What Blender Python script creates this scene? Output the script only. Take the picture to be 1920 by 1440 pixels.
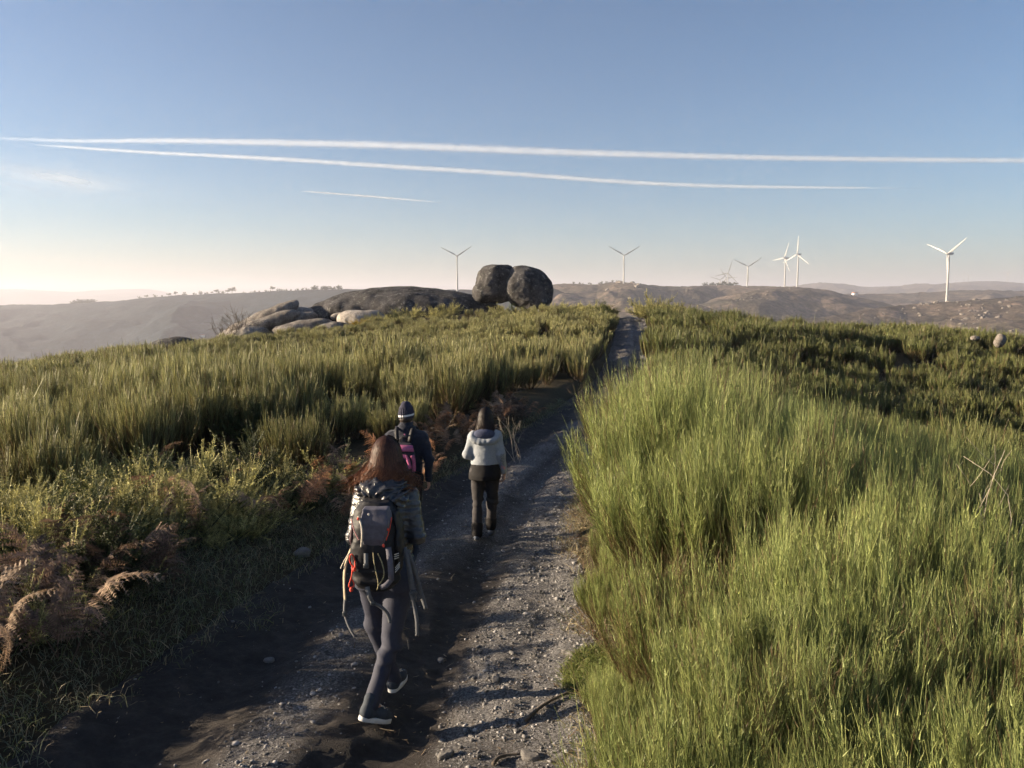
import bpy, math, random
import numpy as np
from mathutils import Vector, Matrix, Euler

for _o in list(bpy.data.objects):
    bpy.data.objects.remove(_o)
SC = bpy.context.scene
COL = SC.collection

# ---------------------------------------------------------------- camera
CAMZ = 2.1                       # camera height; ground under it is near 0
F, CU, CV = 1500.0, 960.0, 720.0  # lens in pixels of the 1920 x 1440 photograph
PITCH = math.atan(160 / F)
cam = bpy.data.cameras.new('camera')
cam.sensor_width = 36.0
cam.lens = 36.0 * F / 1920.0
cam.clip_start = 0.05
cam.clip_end = 90000.0
cam_o = bpy.data.objects.new('camera', cam)
COL.objects.link(cam_o)
cam_o.location = (0, 0, CAMZ)
cam_o.rotation_euler = (math.radians(90) - PITCH, 0, 0)
SC.camera = cam_o

# ---------------------------------------------------------------- sky, sun, exposure
SUN_AZ, SUN_EL = math.radians(-88), math.radians(13.5)   # azimuth from +Y, clockwise
wd = bpy.data.worlds.new('World')
SC.world = wd
wd.use_nodes = True
_nt = wd.node_tree
_nt.nodes.clear()
_sky = _nt.nodes.new('ShaderNodeTexSky')
_sky.sky_type = 'NISHITA'
_sky.sun_disc = False
_sky.sun_elevation = SUN_EL
_sky.sun_rotation = SUN_AZ
_sky.altitude = 600
_sky.air_density = 1.0
_sky.dust_density = 1.3
_sky.ozone_density = 3.6
_bg = _nt.nodes.new('ShaderNodeBackground')
_bg.inputs[1].default_value = 0.05
_out = _nt.nodes.new('ShaderNodeOutputWorld')
_nt.links.new(_sky.outputs[0], _bg.inputs[0])
_nt.links.new(_bg.outputs[0], _out.inputs[0])

sun = bpy.data.lights.new('sun', 'SUN')
sun.energy = 5.0
sun.angle = math.radians(0.5)
sun.color = (1.0, 0.81, 0.57)
sun_o = bpy.data.objects.new('sun', sun)
COL.objects.link(sun_o)
SUNV = Vector((math.sin(SUN_AZ) * math.cos(SUN_EL), math.cos(SUN_AZ) * math.cos(SUN_EL), math.sin(SUN_EL)))
sun_o.rotation_euler = (-SUNV).to_track_quat('-Z', 'Y').to_euler()
sun_o.location = SUNV * 50

SC.view_settings.view_transform = 'Standard'
SC.view_settings.look = 'None'
SC.view_settings.exposure = 1.65
SC.view_settings.gamma = 1.0
SC.view_settings.use_curve_mapping = False
SC.render.engine = 'CYCLES'
SC.cycles.max_bounces = 4
SC.cycles.diffuse_bounces = 2
SC.cycles.glossy_bounces = 2
SC.cycles.transmission_bounces = 2
SC.cycles.transparent_max_bounces = 12
SC.cycles.volume_bounces = 0
SC.cycles.use_denoising = True
SC.cycles.use_light_tree = False
SC.cycles.adaptive_threshold = 0.03
SC.cycles.debug_use_spatial_splits = True

# ---------------------------------------------------------------- helpers
def ray(u, v):
    """world direction of a photograph pixel, scaled to y = 1"""
    vy = (CV - v) / F
    y = math.cos(PITCH) + math.sin(PITCH) * vy
    z = -math.sin(PITCH) + math.cos(PITCH) * vy
    return ((u - CU) / F / y, 1.0, z / y)

def at(u, v, d):
    r = ray(u, v)
    return (r[0] * d, d, r[2] * d + CAMZ)

def tag(o, label=None, cat=None, group=None, kind=None):
    if label: o['label'] = label
    if cat: o['category'] = cat
    if group: o['group'] = group
    if kind: o['kind'] = kind
    return o

def empty(name, loc=(0, 0, 0), rz=0.0):
    o = bpy.data.objects.new(name, None)
    COL.objects.link(o)
    o.location = loc
    o.rotation_euler = (0, 0, rz)
    o.empty_display_size = 0.2
    return o

def mesh_np(name, V, faces, mat=None, smooth=False, col=None, attrs=None):
    """faces: (n,k) array or list of such arrays"""
    me = bpy.data.meshes.new(name)
    if isinstance(faces, np.ndarray):
        faces = [faces]
    faces = [f for f in faces if len(f)]
    V = np.asarray(V, np.float32)
    nl = sum(f.size for f in faces)
    npoly = sum(len(f) for f in faces)
    me.vertices.add(len(V))
    me.vertices.foreach_set('co', V.ravel())
    me.loops.add(nl)
    me.loops.foreach_set('vertex_index', np.concatenate([f.ravel() for f in faces]).astype(np.int32))
    tot = np.concatenate([np.full(len(f), f.shape[1], np.int32) for f in faces])
    st = np.concatenate([[0], np.cumsum(tot)[:-1]]).astype(np.int32)
    me.polygons.add(npoly)
    me.polygons.foreach_set('loop_start', st)
    me.polygons.foreach_set('loop_total', tot)
    if smooth:
        me.polygons.foreach_set('use_smooth', np.ones(npoly, bool))
    me.update(calc_edges=True)
    if col is not None:
        a = me.color_attributes.new('Col', 'FLOAT_COLOR', 'POINT')
        c = np.ones((len(V), 4), np.float32)
        c[:, :3] = col
        a.data.foreach_set('color', c.ravel())
    for k, val in (attrs or {}).items():
        a = me.attributes.new(k, 'FLOAT', 'POINT')
        a.data.foreach_set('value', np.asarray(val, np.float32))
    if mat:
        me.materials.append(mat)
    return me

def obj(name, me, parent=None, loc=None, rot=None, scale=None):
    o = bpy.data.objects.new(name, me)
    COL.objects.link(o)
    if parent: o.parent = parent
    if loc is not None: o.location = loc
    if rot is not None: o.rotation_euler = rot
    if scale is not None: o.scale = scale if hasattr(scale, '__len__') else (scale,) * 3
    return o

# ---- noise
def _h(ix, iy, iz, seed):
    n = (ix * 374761393 + iy * 668265263 + iz * 1274126177 + seed * 974634777) & 0xffffffff
    n = ((n ^ (n >> 13)) * 1274126177) & 0xffffffff
    n = ((n ^ (n >> 16)) * 2246822519) & 0xffffffff
    return ((n ^ (n >> 15)) & 0xffffff) / float(0xffffff)

def vnoise(x, y, z=None, seed=0):
    x = np.asarray(x, float); y = np.asarray(y, float)
    ix = np.floor(x).astype(np.int64); iy = np.floor(y).astype(np.int64)
    fx = x - ix; fy = y - iy
    fx = fx * fx * (3 - 2 * fx); fy = fy * fy * (3 - 2 * fy)
    if z is None:
        a = _h(ix, iy, 0, seed) * (1 - fx) + _h(ix + 1, iy, 0, seed) * fx
        b = _h(ix, iy + 1, 0, seed) * (1 - fx) + _h(ix + 1, iy + 1, 0, seed) * fx
        return (a * (1 - fy) + b * fy) * 2 - 1
    z = np.asarray(z, float)
    iz = np.floor(z).astype(np.int64); fz = z - iz
    fz = fz * fz * (3 - 2 * fz)
    r = 0
    for k in (0, 1):
        a = _h(ix, iy, iz + k, seed) * (1 - fx) + _h(ix + 1, iy, iz + k, seed) * fx
        b = _h(ix, iy + 1, iz + k, seed) * (1 - fx) + _h(ix + 1, iy + 1, iz + k, seed) * fx
        r = r + (a * (1 - fy) + b * fy) * (fz if k else (1 - fz))
    return r * 2 - 1

def fbm(x, y, z=None, seed=0, o=4):
    r = 0; a = 0.5; f = 1.0
    for i in range(o):
        r = r + a * vnoise(np.asarray(x) * f + i * 17.3, np.asarray(y) * f - i * 9.1, None if z is None else np.asarray(z) * f + i * 5.7, seed + i)
        a *= 0.5; f *= 2.03
    return r

def sstep(a, b, x):
    t = np.clip((np.asarray(x, float) - a) / (b - a), 0, 1)
    return t * t * (3 - 2 * t)

def spline(xs, ys):
    xs = np.asarray(xs, float); ys = np.asarray(ys, float)
    n = len(xs); h = np.diff(xs)
    A = np.eye(n); b = np.zeros(n)
    for i in range(1, n - 1):
        A[i, i - 1] = h[i - 1]; A[i, i] = 2 * (h[i - 1] + h[i]); A[i, i + 1] = h[i]
        b[i] = 6 * ((ys[i + 1] - ys[i]) / h[i] - (ys[i] - ys[i - 1]) / h[i - 1])
    m = np.linalg.solve(A, b)
    def f(x):
        x = np.clip(np.asarray(x, float), xs[0], xs[-1])
        i = np.clip(np.searchsorted(xs, x) - 1, 0, n - 2)
        hh = h[i]; t0 = xs[i + 1] - x; t1 = x - xs[i]
        return (m[i] * t0 ** 3 + m[i + 1] * t1 ** 3) / (6 * hh) + (ys[i] / hh - m[i] * hh / 6) * t0 + (ys[i + 1] / hh - m[i + 1] * hh / 6) * t1
    return f

# ---- materials
def new_mat(name):
    m = bpy.data.materials.new(name)
    m.use_nodes = True
    nt = m.node_tree
    b = nt.nodes['Principled BSDF']
    return m, nt, b

def nd(nt, kind, **kw):
    n = nt.nodes.new('ShaderNode' + kind)
    for k, v in kw.items():
        if k in n.inputs: n.inputs[k].default_value = v
        else: setattr(n, k, v)
    return n

def ramp(nt, fac, stops, interp='LINEAR'):
    r = nt.nodes.new('ShaderNodeValToRGB')
    r.color_ramp.interpolation = interp
    el = r.color_ramp.elements
    while len(el) < len(stops): el.new(0.5)
    for e, (p, c) in zip(el, stops):
        e.position = p
        e.color = (c[0], c[1], c[2], 1) if hasattr(c, '__len__') else (c, c, c, 1)
    nt.links.new(fac, r.inputs[0])
    return r.outputs[0]

def tex_noise(nt, scale, detail=5, rough=0.6, coord='Object', stretch=None):
    tc = nt.nodes.new('ShaderNodeTexCoord')
    src = tc.outputs[coord]
    if stretch:
        mp = nt.nodes.new('ShaderNodeMapping')
        mp.inputs['Scale'].default_value = stretch
        nt.links.new(src, mp.inputs[0]); src = mp.outputs[0]
    n = nt.nodes.new('ShaderNodeTexNoise')
    n.inputs['Scale'].default_value = scale
    n.inputs['Detail'].default_value = detail
    n.inputs['Roughness'].default_value = rough
    nt.links.new(src, n.inputs['Vector'])
    return n.outputs['Fac']

def mixc(nt, fac, a, b, mode='MIX'):
    m = nt.nodes.new('ShaderNodeMix')
    m.data_type = 'RGBA'; m.blend_type = mode
    for s, val in ((m.inputs[0], fac), (m.inputs[6], a), (m.inputs[7], b)):
        if hasattr(val, 'is_linked') or hasattr(val, 'node'): nt.links.new(val, s)
        elif hasattr(val, '__len__'): s.default_value = (*val[:3], 1)
        else: s.default_value = val
    return m.outputs[2]

def bump(nt, b, height, strength=0.5, dist=0.02):
    n = nt.nodes.new('ShaderNodeBump')
    n.inputs['Strength'].default_value = strength
    n.inputs['Distance'].default_value = dist
    nt.links.new(height, n.inputs['Height'])
    nt.links.new(n.outputs[0], b.inputs['Normal'])

def plain(name, c, rough=0.7, var=0.25, scale=30, bumpd=0.0, bscale=60, metal=0.0, spec=0.5):
    m, nt, b = new_mat(name)
    f = tex_noise(nt, scale)
    cc = ramp(nt, f, [(0.3, tuple(x * (1 - var) for x in c)), (0.7, tuple(min(1, x * (1 + var)) for x in c))])
    nt.links.new(cc, b.inputs['Base Color'])
    b.inputs['Roughness'].default_value = rough
    b.inputs['Metallic'].default_value = metal
    b.inputs['Specular IOR Level'].default_value = spec
    if bumpd:
        bump(nt, b, tex_noise(nt, bscale), 0.8, bumpd)
    return m

def foliage_mat(name, trans=0.25, rough=0.55, var=0.22, spec=0.3):
    """colour comes from the Col attribute of each twig or leaf; every plant a little different"""
    m, nt, b = new_mat(name)
    a = nt.nodes.new('ShaderNodeAttribute'); a.attribute_name = 'Col'
    oi = nt.nodes.new('ShaderNodeObjectInfo')
    hsv = nt.nodes.new('ShaderNodeHueSaturation')
    mr = nt.nodes.new('ShaderNodeMapRange')
    mr.inputs['To Min'].default_value = 1 - var; mr.inputs['To Max'].default_value = 1 + var
    nt.links.new(oi.outputs['Random'], mr.inputs[0])
    nt.links.new(mr.outputs[0], hsv.inputs['Value'])
    nt.links.new(a.outputs['Color'], hsv.inputs['Color'])
    nt.links.new(hsv.outputs[0], b.inputs['Base Color'])
    b.inputs['Roughness'].default_value = rough
    b.inputs['Specular IOR Level'].default_value = spec
    if trans:
        t = nt.nodes.new('ShaderNodeBsdfTranslucent')
        nt.links.new(hsv.outputs[0], t.inputs[0])
        mx = nt.nodes.new('ShaderNodeMixShader'); mx.inputs[0].default_value = trans
        nt.links.new(b.outputs[0], mx.inputs[1]); nt.links.new(t.outputs[0], mx.inputs[2])
        nt.links.new(mx.outputs[0], nt.nodes['Material Output'].inputs[0])
    return m

# ---- ribbons: thin strips for twigs, blades, fronds and hair
def ribbons(P, W, side, C):
    """P (n,k,3) W (n,k) side (n,3) C (n,k,3) -> verts, quads, colours"""
    n, k, _ = P.shape
    off = side[:, None, :] * W[:, :, None] * 0.5
    V = np.stack([P - off, P + off], 2).reshape(-1, 3)
    Cc = np.repeat(C.reshape(-1, 3), 2, 0)
    i = np.arange(n)[:, None] * (2 * k) + np.arange(k - 1)[None, :] * 2
    Q = np.stack([i, i + 1, i + 3, i + 2], -1).reshape(-1, 4)
    return V, Q, Cc

def perp(D, rs):
    r = rs.normal(size=D.shape)
    s = np.cross(D, r)
    return s / (np.linalg.norm(s, axis=-1, keepdims=True) + 1e-9)

def unit(v):
    return v / (np.linalg.norm(v, axis=-1, keepdims=True) + 1e-9)

def merge(parts):
    Vs, Fs, Cs = [], [], []; o = 0
    for V, Fq, C in parts:
        Vs.append(V); Fs.append(Fq + o); Cs.append(C); o += len(V)
    d = {}
    for f in Fs: d.setdefault(f.shape[1], []).append(f)
    return np.concatenate(Vs), [np.concatenate(x) for x in d.values()], np.concatenate(Cs)

def tube_np(pts, rad, n=6, caps=True):
    pts = np.asarray(pts, float); k = len(pts)
    rad = np.broadcast_to(np.asarray(rad, float), (k,))
    T = unit(np.gradient(pts, axis=0))
    up = np.array([0.0, 0, 1]) if abs(T[0][2]) < 0.9 else np.array([1.0, 0, 0])
    V = []
    for i in range(k):
        s = np.cross(T[i], up); s /= np.linalg.norm(s) + 1e-9
        w = np.cross(s, T[i]); up = w
        a = np.arange(n) / n * 2 * math.pi
        V.append(pts[i] + rad[i] * (np.cos(a)[:, None] * s + np.sin(a)[:, None] * w))
    V = np.concatenate(V)
    i = np.arange(k - 1)[:, None] * n; j = np.arange(n)[None, :]; j2 = (j + 1) % n
    Q = np.stack([i + j, i + j2, i + n + j2, i + n + j], -1).reshape(-1, 4)
    F = [Q]
    if caps:
        V = np.concatenate([V, pts[:1], pts[-1:]])
        a = np.arange(n); b = (a + 1) % n
        F.append(np.stack([b, a, np.full(n, len(V) - 2)], -1))
        o = (k - 1) * n
        F.append(np.stack([o + a, o + b, np.full(n, len(V) - 1)], -1))
    return V, F

def smooth_pts(pts, n=24):
    pts = np.asarray(pts, float)
    s = np.concatenate([[0], np.cumsum(np.linalg.norm(np.diff(pts, axis=0), axis=1))])
    if len(pts) < 3:
        t = np.linspace(0, 1, n)[:, None]
        return pts[0] * (1 - t) + pts[1] * t
    t = np.linspace(0, s[-1], n)
    return np.stack([spline(s, pts[:, i])(t) for i in range(3)], -1)

# ---- signed distance fields on a grid, meshed by surface nets: bodies, clothes, boulders
class Field:
    def __init__(s, lo, hi, vox):
        s.lo = np.array(lo, float); s.vox = vox
        s.n = np.ceil((np.array(hi) - s.lo) / vox).astype(int) + 1
        s.ax = [s.lo[i] + np.arange(s.n[i]) * vox for i in range(3)]
        s.a = np.full(tuple(s.n), 1e3, np.float32)
    def sl(s, lo, hi):
        r = []
        for i in range(3):
            a = max(0, int((lo[i] - s.lo[i]) / s.vox)); b = min(s.n[i], int((hi[i] - s.lo[i]) / s.vox) + 2)
            r.append(slice(a, max(a, b)))
        return tuple(r)
    def grid(s, sl):
        return np.meshgrid(s.ax[0][sl[0]], s.ax[1][sl[1]], s.ax[2][sl[2]], indexing='ij')
    def put(s, fn, lo, hi, k=0.0, sub=False):
        pad = k + 4 * s.vox
        sl = s.sl(np.array(lo) - pad, np.array(hi) + pad)
        X, Y, Z = s.grid(sl)
        d = fn(X, Y, Z); a = s.a[sl]
        if sub: d, a = -d, a
        if sub:
            s.a[sl] = np.maximum(a, d) if k == 0 else -_smin(-a, -d, k)
        else:
            s.a[sl] = np.minimum(a, d) if k == 0 else _smin(a, d, k)
    def cone(s, a, b, ra, rb, k=0.0, sub=False):
        a = np.array(a, float); b = np.array(b, float); ba = b - a; L = ba @ ba + 1e-9
        def fn(X, Y, Z):
            px, py, pz = X - a[0], Y - a[1], Z - a[2]
            t = np.clip((px * ba[0] + py * ba[1] + pz * ba[2]) / L, 0, 1)
            return np.sqrt((px - t * ba[0]) ** 2 + (py - t * ba[1]) ** 2 + (pz - t * ba[2]) ** 2) - (ra + (rb - ra) * t)
        r = max(ra, rb)
        s.put(fn, np.minimum(a, b) - r, np.maximum(a, b) + r, k, sub)
    def ell(s, c, r, rot=None, k=0.0, sub=False, p=2.0):
        c = np.array(c, float); r = np.array(r, float)
        R = np.array(Euler(rot).to_matrix()) if rot is not None else np.eye(3)
        def fn(X, Y, Z):
            x, y, z = X - c[0], Y - c[1], Z - c[2]
            q = [(R[0, i] * x + R[1, i] * y + R[2, i] * z) / r[i] for i in range(3)]
            g = (np.abs(q[0]) ** p + np.abs(q[1]) ** p + np.abs(q[2]) ** p) ** (1 / p)
            return (g - 1) * r.min()
        m = np.abs(R) @ r
        s.put(fn, c - m, c + m, k, sub)
    def loft(s, secs, k=0.0, p=2.0):
        """secs: (z, cx, cy, rx, ry) rising z"""
        S = np.array(secs, float)
        def fn(X, Y, Z):
            zc = np.clip(Z, S[0, 0], S[-1, 0])
            g = [np.interp(zc, S[:, 0], S[:, i]) for i in range(1, 5)]
            q = (np.abs((X - g[0]) / g[2]) ** p + np.abs((Y - g[1]) / g[3]) ** p) ** (1 / p)
            d = (q - 1) * np.minimum(g[2], g[3])
            return np.maximum(d, np.maximum(S[0, 0] - Z, Z - S[-1, 0]))
        lo = [(S[:, 1] - S[:, 3]).min(), (S[:, 2] - S[:, 4]).min(), S[0, 0]]
        hi = [(S[:, 1] + S[:, 3]).max(), (S[:, 2] + S[:, 4]).max(), S[-1, 0]]
        s.put(fn, lo, hi, k)
    def warp(s, fn, band=0.08):
        """add fn(x,y,z) to the field near its surface"""
        m = np.abs(s.a) < band
        i = np.nonzero(m)
        s.a[m] += fn(s.ax[0][i[0]], s.ax[1][i[1]], s.ax[2][i[2]]).astype(np.float32)
    def mesh(s):
        a = s.a
        ins = a < 0
        c8 = [ins[dx:a.shape[0] - 1 + dx, dy:a.shape[1] - 1 + dy, dz:a.shape[2] - 1 + dz] for dx in (0, 1) for dy in (0, 1) for dz in (0, 1)]
        cnt = sum(c.astype(np.int8) for c in c8)
        act = (cnt > 0) & (cnt < 8)
        I = np.argwhere(act)
        idx = np.full(act.shape, -1, np.int64); idx[act] = np.arange(len(I))
        off = np.array([(dx, dy, dz) for dx in (0, 1) for dy in (0, 1) for dz in (0, 1)])
        val = np.stack([a[I[:, 0] + o[0], I[:, 1] + o[1], I[:, 2] + o[2]] for o in off], 1).astype(float)
        acc = np.zeros((len(I), 3)); num = np.zeros(len(I))
        for p in range(8):
            for q in range(p + 1, 8):
                if np.abs(off[p] - off[q]).sum() != 1: continue
                m = (val[:, p] < 0) != (val[:, q] < 0)
                t = val[m, p] / (val[m, p] - val[m, q])
                acc[m] += off[p] + t[:, None] * (off[q] - off[p]); num[m] += 1
        V = s.lo + (I + acc / num[:, None]) * s.vox
        Q = []
        for ax in range(3):
            b, c = (ax + 1) % 3, (ax + 2) % 3
            lo = [slice(None)] * 3; hi = [slice(None)] * 3
            lo[ax] = slice(0, -1); hi[ax] = slice(1, None)
            A, B = ins[tuple(lo)], ins[tuple(hi)]
            E = np.argwhere(A != B)
            E = E[(E[:, b] > 0) & (E[:, c] > 0) & (E[:, b] < act.shape[b]) & (E[:, c] < act.shape[c])]
            flip = A[E[:, 0], E[:, 1], E[:, 2]]
            def ci(db, dc):
                e = E.copy(); e[:, b] += db; e[:, c] += dc
                return idx[e[:, 0], e[:, 1], e[:, 2]]
            q = np.stack([ci(-1, -1), ci(0, -1), ci(0, 0), ci(-1, 0)], 1)
            q[~flip] = q[~flip][:, ::-1]
            Q.append(q)
        Q = np.concatenate(Q)
        return V, Q[(Q >= 0).all(1)]

def _smin(a, b, k):
    h = np.maximum(k - np.abs(a - b), 0) / k
    return np.minimum(a, b) - h * h * k * 0.25

# ================================================================ LAND
# heights relative to the camera: x, y, z
CTRL = np.array([
    (-1.5, 0, -2.1), (-1.05, 4, -2.44), (-.55, 8.7, -2.83), (.3, 13, -3.08), (2, 20, -3.2), (3.8, 28, -3.2), (5.2, 36, -3.08), (7.2, 48, -2.3), (8.9, 60, -1.5), (10.5, 75, -2.3),
    (-3.4, 4, -2.42), (-5, 7, -2.62), (-9, 10, -3.15), (-10, 18, -3.25), (-20, 25, -4.1), (-12, 35, -3.9), (-2, 35, -3.4), (-30, 45, -5.2), (-12, 60, -3.1), (-38, 60, -6.2), (-60, 45, -10), (-1, 60, -2.1),
    (-13, 76, -2.4), (-30, 80, -5.0), (0, 76, -1.5), (-25, 74, -4.0), (-18, 74, -3.0), (-6, 78, -1.6), (3, 80, -1.7),
    (2, 4, -2.3), (4, 4, -2.4), (4, 9, -2.85), (8, 8, -3.0), (10, 15, -4.1), (13, 20, -4.9), (20, 25, -6.0), (13, 32, -4.6), (14, 44, -3.3), (26, 38, -5.6), (14, 58, -2.1), (30, 50, -3.7), (40, 45, -4.6), (20, 65, -2.8), (40, 65, -4.8), (60, 50, -9),
    (0, 110, -8), (40, 110, -16), (-40, 110, -14), (0, -15, -1.2), (-15, -10, -1.8), (15, -10, -1.8), (-60, 0, -7), (60, 0, -9), (-90, 90, -22), (90, 90, -24), (-25, 8, -4.7), (28, 8, -4.6), (0, -60, -3)], float)

def _tps(r2):
    return 0.5 * r2 * np.log(r2 + 1e-6)

_A = np.zeros((len(CTRL) + 3,) * 2)
_d = ((CTRL[:, None, :2] - CTRL[None, :, :2]) ** 2).sum(-1)
_A[:len(CTRL), :len(CTRL)] = _tps(_d) + np.eye(len(CTRL)) * 0.03
_A[:len(CTRL), -3] = 1; _A[-3, :len(CTRL)] = 1
_A[:len(CTRL), -2:] = CTRL[:, :2]; _A[-2:, :len(CTRL)] = CTRL[:, :2].T
_W = np.linalg.solve(_A, np.concatenate([CTRL[:, 2], [0, 0, 0]]))

def base_h(x, y):
    """smooth terrain height, absolute"""
    x = np.asarray(x, float); y = np.asarray(y, float)
    xc = np.clip(x, -95, 95); yc = np.clip(y, -60, 115)
    z = _W[-3] + _W[-2] * xc + _W[-1] * yc
    for i in range(len(CTRL)):
        z = z + _W[i] * _tps((xc - CTRL[i, 0]) ** 2 + (yc - CTRL[i, 1]) ** 2)
    r = np.hypot(x, y)
    deep = np.where(x < 0, -150.0, -85.0) * sstep(90, 1400, r) - 45 * sstep(80, 420, r)
    return z + deep + CAMZ

TRK_C = spline([-6, 0, 4, 9.5, 15.4, 20.4, 28, 36, 48, 60, 70, 85], [-2.15, -1.5, -1.05, -.52, .6, 1.95, 3.75, 5.25, 7.2, 8.85, 9.8, 10.6])
TRK_W = spline([-6, 0, 4, 9.5, 16, 28, 60, 85], [1.5, 1.5, 1.47, 1.27, 1.2, 1.1, .98, .9])

def trk_s(x, y):
    return (np.asarray(x, float) - TRK_C(y)) / TRK_W(y)

def ground_h(x, y):
    """ground beside the track"""
    x = np.asarray(x, float); y = np.asarray(y, float)
    z = base_h(x, y)
    r = np.hypot(x, y)
    s = trk_s(x, y)
    z = z + 0.10 * fbm(x * .7, y * .7, seed=3) * sstep(1.0, 1.5, np.abs(s)) * (r < 140)
    on = (y > -6) & (y < 85)
    z = z + np.where(on, 0.22 * sstep(.93, 1.7, -s) + 0.22 * sstep(.93, 1.4, s), 0.2) * (1 - sstep(70, 100, r))
    z = z - np.where(on, 0.22 * (1 - sstep(0.86, 1.0, np.abs(s))), 0)
    z = z + sstep(110, 500, r) * 14 * fbm(x / 240, y / 240, seed=8)
    return z

def track_h(x, y):
    s = trk_s(x, y)
    rut = (1 - .8 * sstep(18, 34, y)) * (0.075 * np.exp(-((s + .62) / .2) ** 2) + 0.06 * np.exp(-((s - .30) / .16) ** 2))
    hump = 0.05 * np.exp(-((s + .15) / .28) ** 2)
    edge = 0.04 * sstep(.8, 1.05, np.abs(s)) - 0.5 * sstep(1.06, 1.3, np.abs(s))
    n = 0.035 * fbm(np.asarray(x) * 2.3, np.asarray(y) * 1.6, seed=21) + 0.026 * fbm(np.asarray(x) * 8, np.asarray(y) * 7, seed=22) + .010 * fbm(np.asarray(x) * 21, np.asarray(y) * 18, seed=23, o=3)
    n = n + sstep(24, 40, y) * .16 * fbm(np.asarray(x) * .9, np.asarray(y) * 1.6, seed=24)
    return base_h(x, y) - rut + hump + edge + n

def gravel_amount(x, y):
    s = trk_s(x, y)
    w = s + 0.10 * fbm(np.asarray(x) * .8, np.asarray(y) * .5, seed=31)
    right = sstep(.30, .55, w)
    mid = np.exp(-((w + .20) / .17) ** 2)
    far = sstep(6, 10, y) * np.exp(-((w - .05) / .5) ** 2)
    wet = 1 - .55 * np.exp(-((w - .14) / .1) ** 2)
    g = np.clip(np.maximum(np.maximum(right, .75 * mid), .85 * far) * wet, 0, 1)
    g = g * (1 - .7 * sstep(22, 36, y) * (fbm(np.asarray(x) * .7, np.asarray(y) * .35, seed=34) > -.05))
    g = np.maximum(g, .6 * sstep(30, 42, y) * (1 - .5 * np.abs(s)))
    g = g * (0.75 + .5 * fbm(np.asarray(x) * 3, np.asarray(y) * 2.2, seed=33))
    return np.clip(g, 0, 1)

# ground sheet: polar rings out to the horizon
_az = np.radians(np.arange(-180, 180, 0.5))
_rr = np.concatenate([[0.0], np.geomspace(0.6, 120, 135), np.geomspace(126, 15500, 52)])
_R, _T = np.meshgrid(_rr, _az, indexing='ij')
_X, _Y = _R * np.sin(_T), _R * np.cos(_T)
_Z = ground_h(_X, _Y)
_n, _m = _X.shape
_i = np.arange(_n - 1)[:, None] * _m; _j = np.arange(_m)[None, :]; _j2 = (_j + 1) % _m
_Q = np.stack([_i + _j, _i + _j2, _i + _m + _j2, _i + _m + _j], -1).reshape(-1, 4)[:, ::-1]

def scrub_mat(name, near=False, tone=1.0, tint=(1, 1, 1)):
    m, nt, b = new_mat(name)
    big = tex_noise(nt, 0.004 if not near else 0.12, 6, .62)
    mid = tex_noise(nt, 0.02 if not near else 1.1, 8, .7)
    fine = tex_noise(nt, 0.09 if not near else 14, 8, .75)
    if near:
        c1 = ramp(nt, mid, [(.3, (.030, .024, .014)), (.55, (.06, .05, .028)), (.75, (.045, .055, .022))])
        c2 = ramp(nt, fine, [(.35, (.02, .016, .01)), (.7, (.13, .095, .055))])
        c = mixc(nt, .45, c1, c2)
        dist = nt.nodes.new('ShaderNodeTexCoord')
    else:
        c1 = ramp(nt, mid, [(.32, (.036, .038, .028)), (.5, (.105, .088, .066)), (.64, (.30, .22, .17))])
        c2 = ramp(nt, big, [(.38, (.040, .042, .030)), (.6, (.17, .125, .095))])
        c = mixc(nt, .5, c1, c2)
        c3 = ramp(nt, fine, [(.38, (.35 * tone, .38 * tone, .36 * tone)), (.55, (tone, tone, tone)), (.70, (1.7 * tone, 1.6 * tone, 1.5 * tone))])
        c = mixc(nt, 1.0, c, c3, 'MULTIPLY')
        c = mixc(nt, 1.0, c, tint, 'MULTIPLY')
    nt.links.new(c, b.inputs['Base Color'])
    b.inputs['Roughness'].default_value = 0.95
    b.inputs['Specular IOR Level'].default_value = 0.1
    bump(nt, b, fine, 1.0, 0.04 if near else 3.0)
    return m

M_SOIL = scrub_mat('soil_and_litter', True)
M_MOOR = scrub_mat('moorland_scrub')
M_WOODED_HAZE = scrub_mat('wooded_slope_blue_haze', tone=.50, tint=(.30, .62, 1.0))  # dark woodland tinted blue, painting distance haze into its colour

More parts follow.
